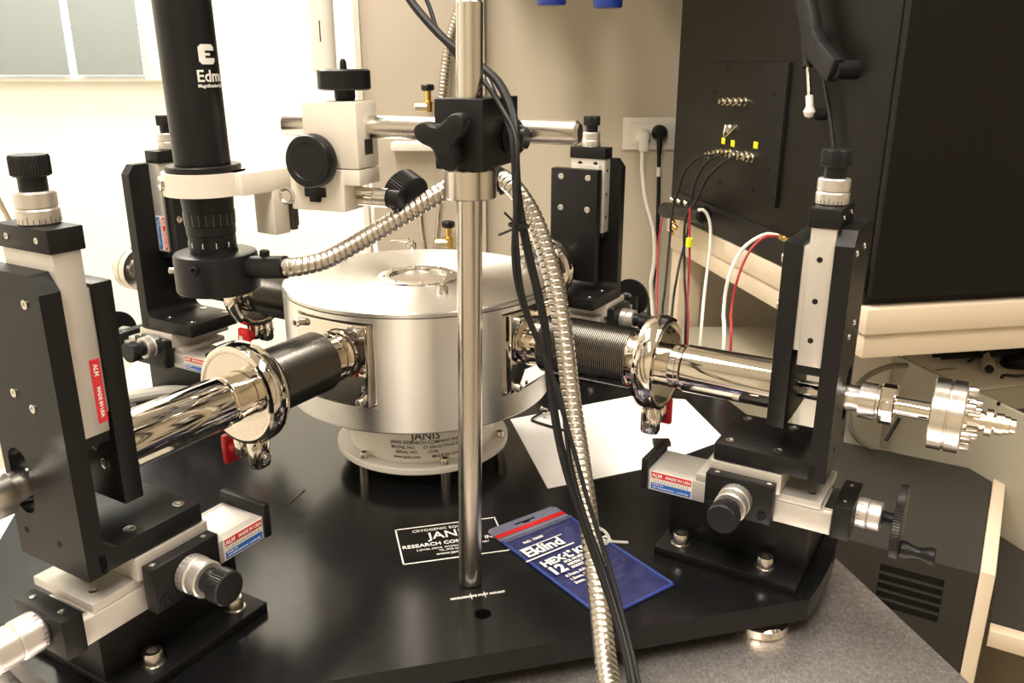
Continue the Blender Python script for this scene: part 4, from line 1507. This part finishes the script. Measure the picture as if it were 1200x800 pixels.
tag(o_, 'yellow sleeve round the red wire', 'sleeve')

# ------------------------------------------------------------------ wall fittings behind the microscope
WP = 1.885
p = at(485, 170, WP - .02)
sh = MB().box(-.046, .046, -.03, .019, -.010, .008, .003).build('wall_ledge', WHITEP)
sh.location = p
tag(sh, 'small white ledge on the pale panel behind the boom', 'ledge')


def valve(px, py, y, label, k=1.0):
    p = at(px, py, y)
    t = thing('gas_valve', label, 'valve', p)
    MB().lathe([(0, .010 * k), (.022 * k, .0115 * k), (.024 * k, .0075 * k), (.045 * k, .0075 * k)], n=14).build('valve_body', BRASS, t)
    MB().cyl((0, 0, .044 * k), (0, 0, .058 * k), .0145 * k, 8, bev=.003 * k).build('valve_knob', KNOB, t)
    MB().cyl((-.030 * k, 0, .010 * k), (0, 0, .010 * k), .0120 * k, 14, bev=.002).build('inlet', CONN, t)
    MB().cyl((0, 0, .010 * k), (0, .04, .010 * k), .006 * k, 12).build('pipe', CONN, t)
    return t


valve(502, 131, WP - .05, 'brass valve with black knob left of the black clamp block', .95)
valve(526, 290, WP - .05, 'brass valve with black knob just above the drum, left of the post', 1.0)
for (pts_, r, m, lb) in (
        ([(552, -140, 1.85), (545, -20, 1.85), (528, 45, 1.86), (523, 75, 1.86), (519, 112, 1.86), (514, 150, 1.86)], .0105, HOSE, 'ribbed steel flexible pipe behind the top of the post'),):
    P_ = [at(*q) for q in pts_]
    o_ = MB().tube([q - P_[-1] for q in P_], r, 14, .0025, radf=lambda i, L_, k: .0100 + .0022 * (i % 3 == 0)).build('flexible_pipe', m)
    o_.location = P_[-1]
    tag(o_, lb, 'pipe')
for pts_, r, m, lb in (
        ([(433, 200, 1.5), (437, 245, 1.48), (439, 275, 1.45), (442, 300, 1.2), (452, 322, .93)], .0034, WHITEW, 'white tube running down to the drum lid left of its window'),
        ([(492, 235, 1.88), (494, 265, 1.88), (499, 300, 1.88)], .0050, CHROME, 'thin bright pipe on the wall, right one of two above the drum'),
        ([(516, 230, 1.88), (513, 265, 1.88), (509, 300, 1.88)], .0046, STEEL, 'thin dull pipe on the wall beside the lower valve'),
        ([(-12, 210, .95), (0, 238, .95), (14, 266, .95), (24, 300, .95), (48, 470, .97), (52, 528, .98)], .0030, STEEL, 'thin steel rod rising behind the mic head at the left edge')):
    cable('thin_pipe', pts_, r, m, lb, 'pipe')
p = at(381, 84, 1.6)
tu = thing('wall_tube', 'frosted white tube with blue band above the cream focus block', 'tube', p)
MB().cyl((0, 0, 0), (0, 0, .148), .0215, 28, bev=.003).build('tube_body', TUBEW, tu)
MB().cyl((0, 0, .1485), (0, 0, .30), .0220, 28, bev=.002).build('blue_cap', BLUEC, tu)
MB().box(-.001, .001, -.0225, -.0214, .05, .085).build('dark_line', DINK, tu)
for (px, py, lb) in ((646, 3, 'blue capped white bottle at the top edge, left of two'), (712, 6, 'blue capped white bottle at the top edge, right of two')):
    p = at(px, py + 4, 1.5)
    t = thing('hanging_bottle', lb, 'bottle', p, 0, 'blue capped bottles')
    MB().lathe([(0, .015), (.001, .0225), (.004, .0240), (.030, .0240), (.032, .0225)], n=28).build('cap', BLUEC, t)
    MB().lathe([(.032, .021), (.040, .021), (.05, .032), (.20, .032), (.203, .028)], n=28).build('bottle_body', TUBEW, t)
sh = MB().box(-.16, .16, -.12, .30, 0, .014, .003).build('bottle_rack', WHITEP)
p = at(680, 4, 1.5)
sh.location = (p.x, 1.615, p.z + .205)
tag(sh, 'white wall rack above the frame carrying the blue capped bottles', 'rack')
# small pale conduit seen left, below the rear arm
cable('pale_hose', [(140, 468, .98), (170, 462, .98), (205, 458, 1.0), (250, 462, 1.02)], .0075, mat('pale_hose_grey', (.45, .43, .40), .4, noise=.05, scale=60), 'pale grey hose lying on the table behind the front left arm', 'hose')

# thin pin lying on the plate between the front left clamp and the chamber
p0_, p1_ = ground(337, 590, .001), ground(357, 573, .001)
o_ = MB().cyl(p0_ - p0_, p1_ - p0_, .0006, 8).build('thin_pin', CHROME)
o_.location = (p0_.x, p0_.y, .0007)
tag(o_, 'thin bright pin lying on the black plate left of the white flange', 'pin')
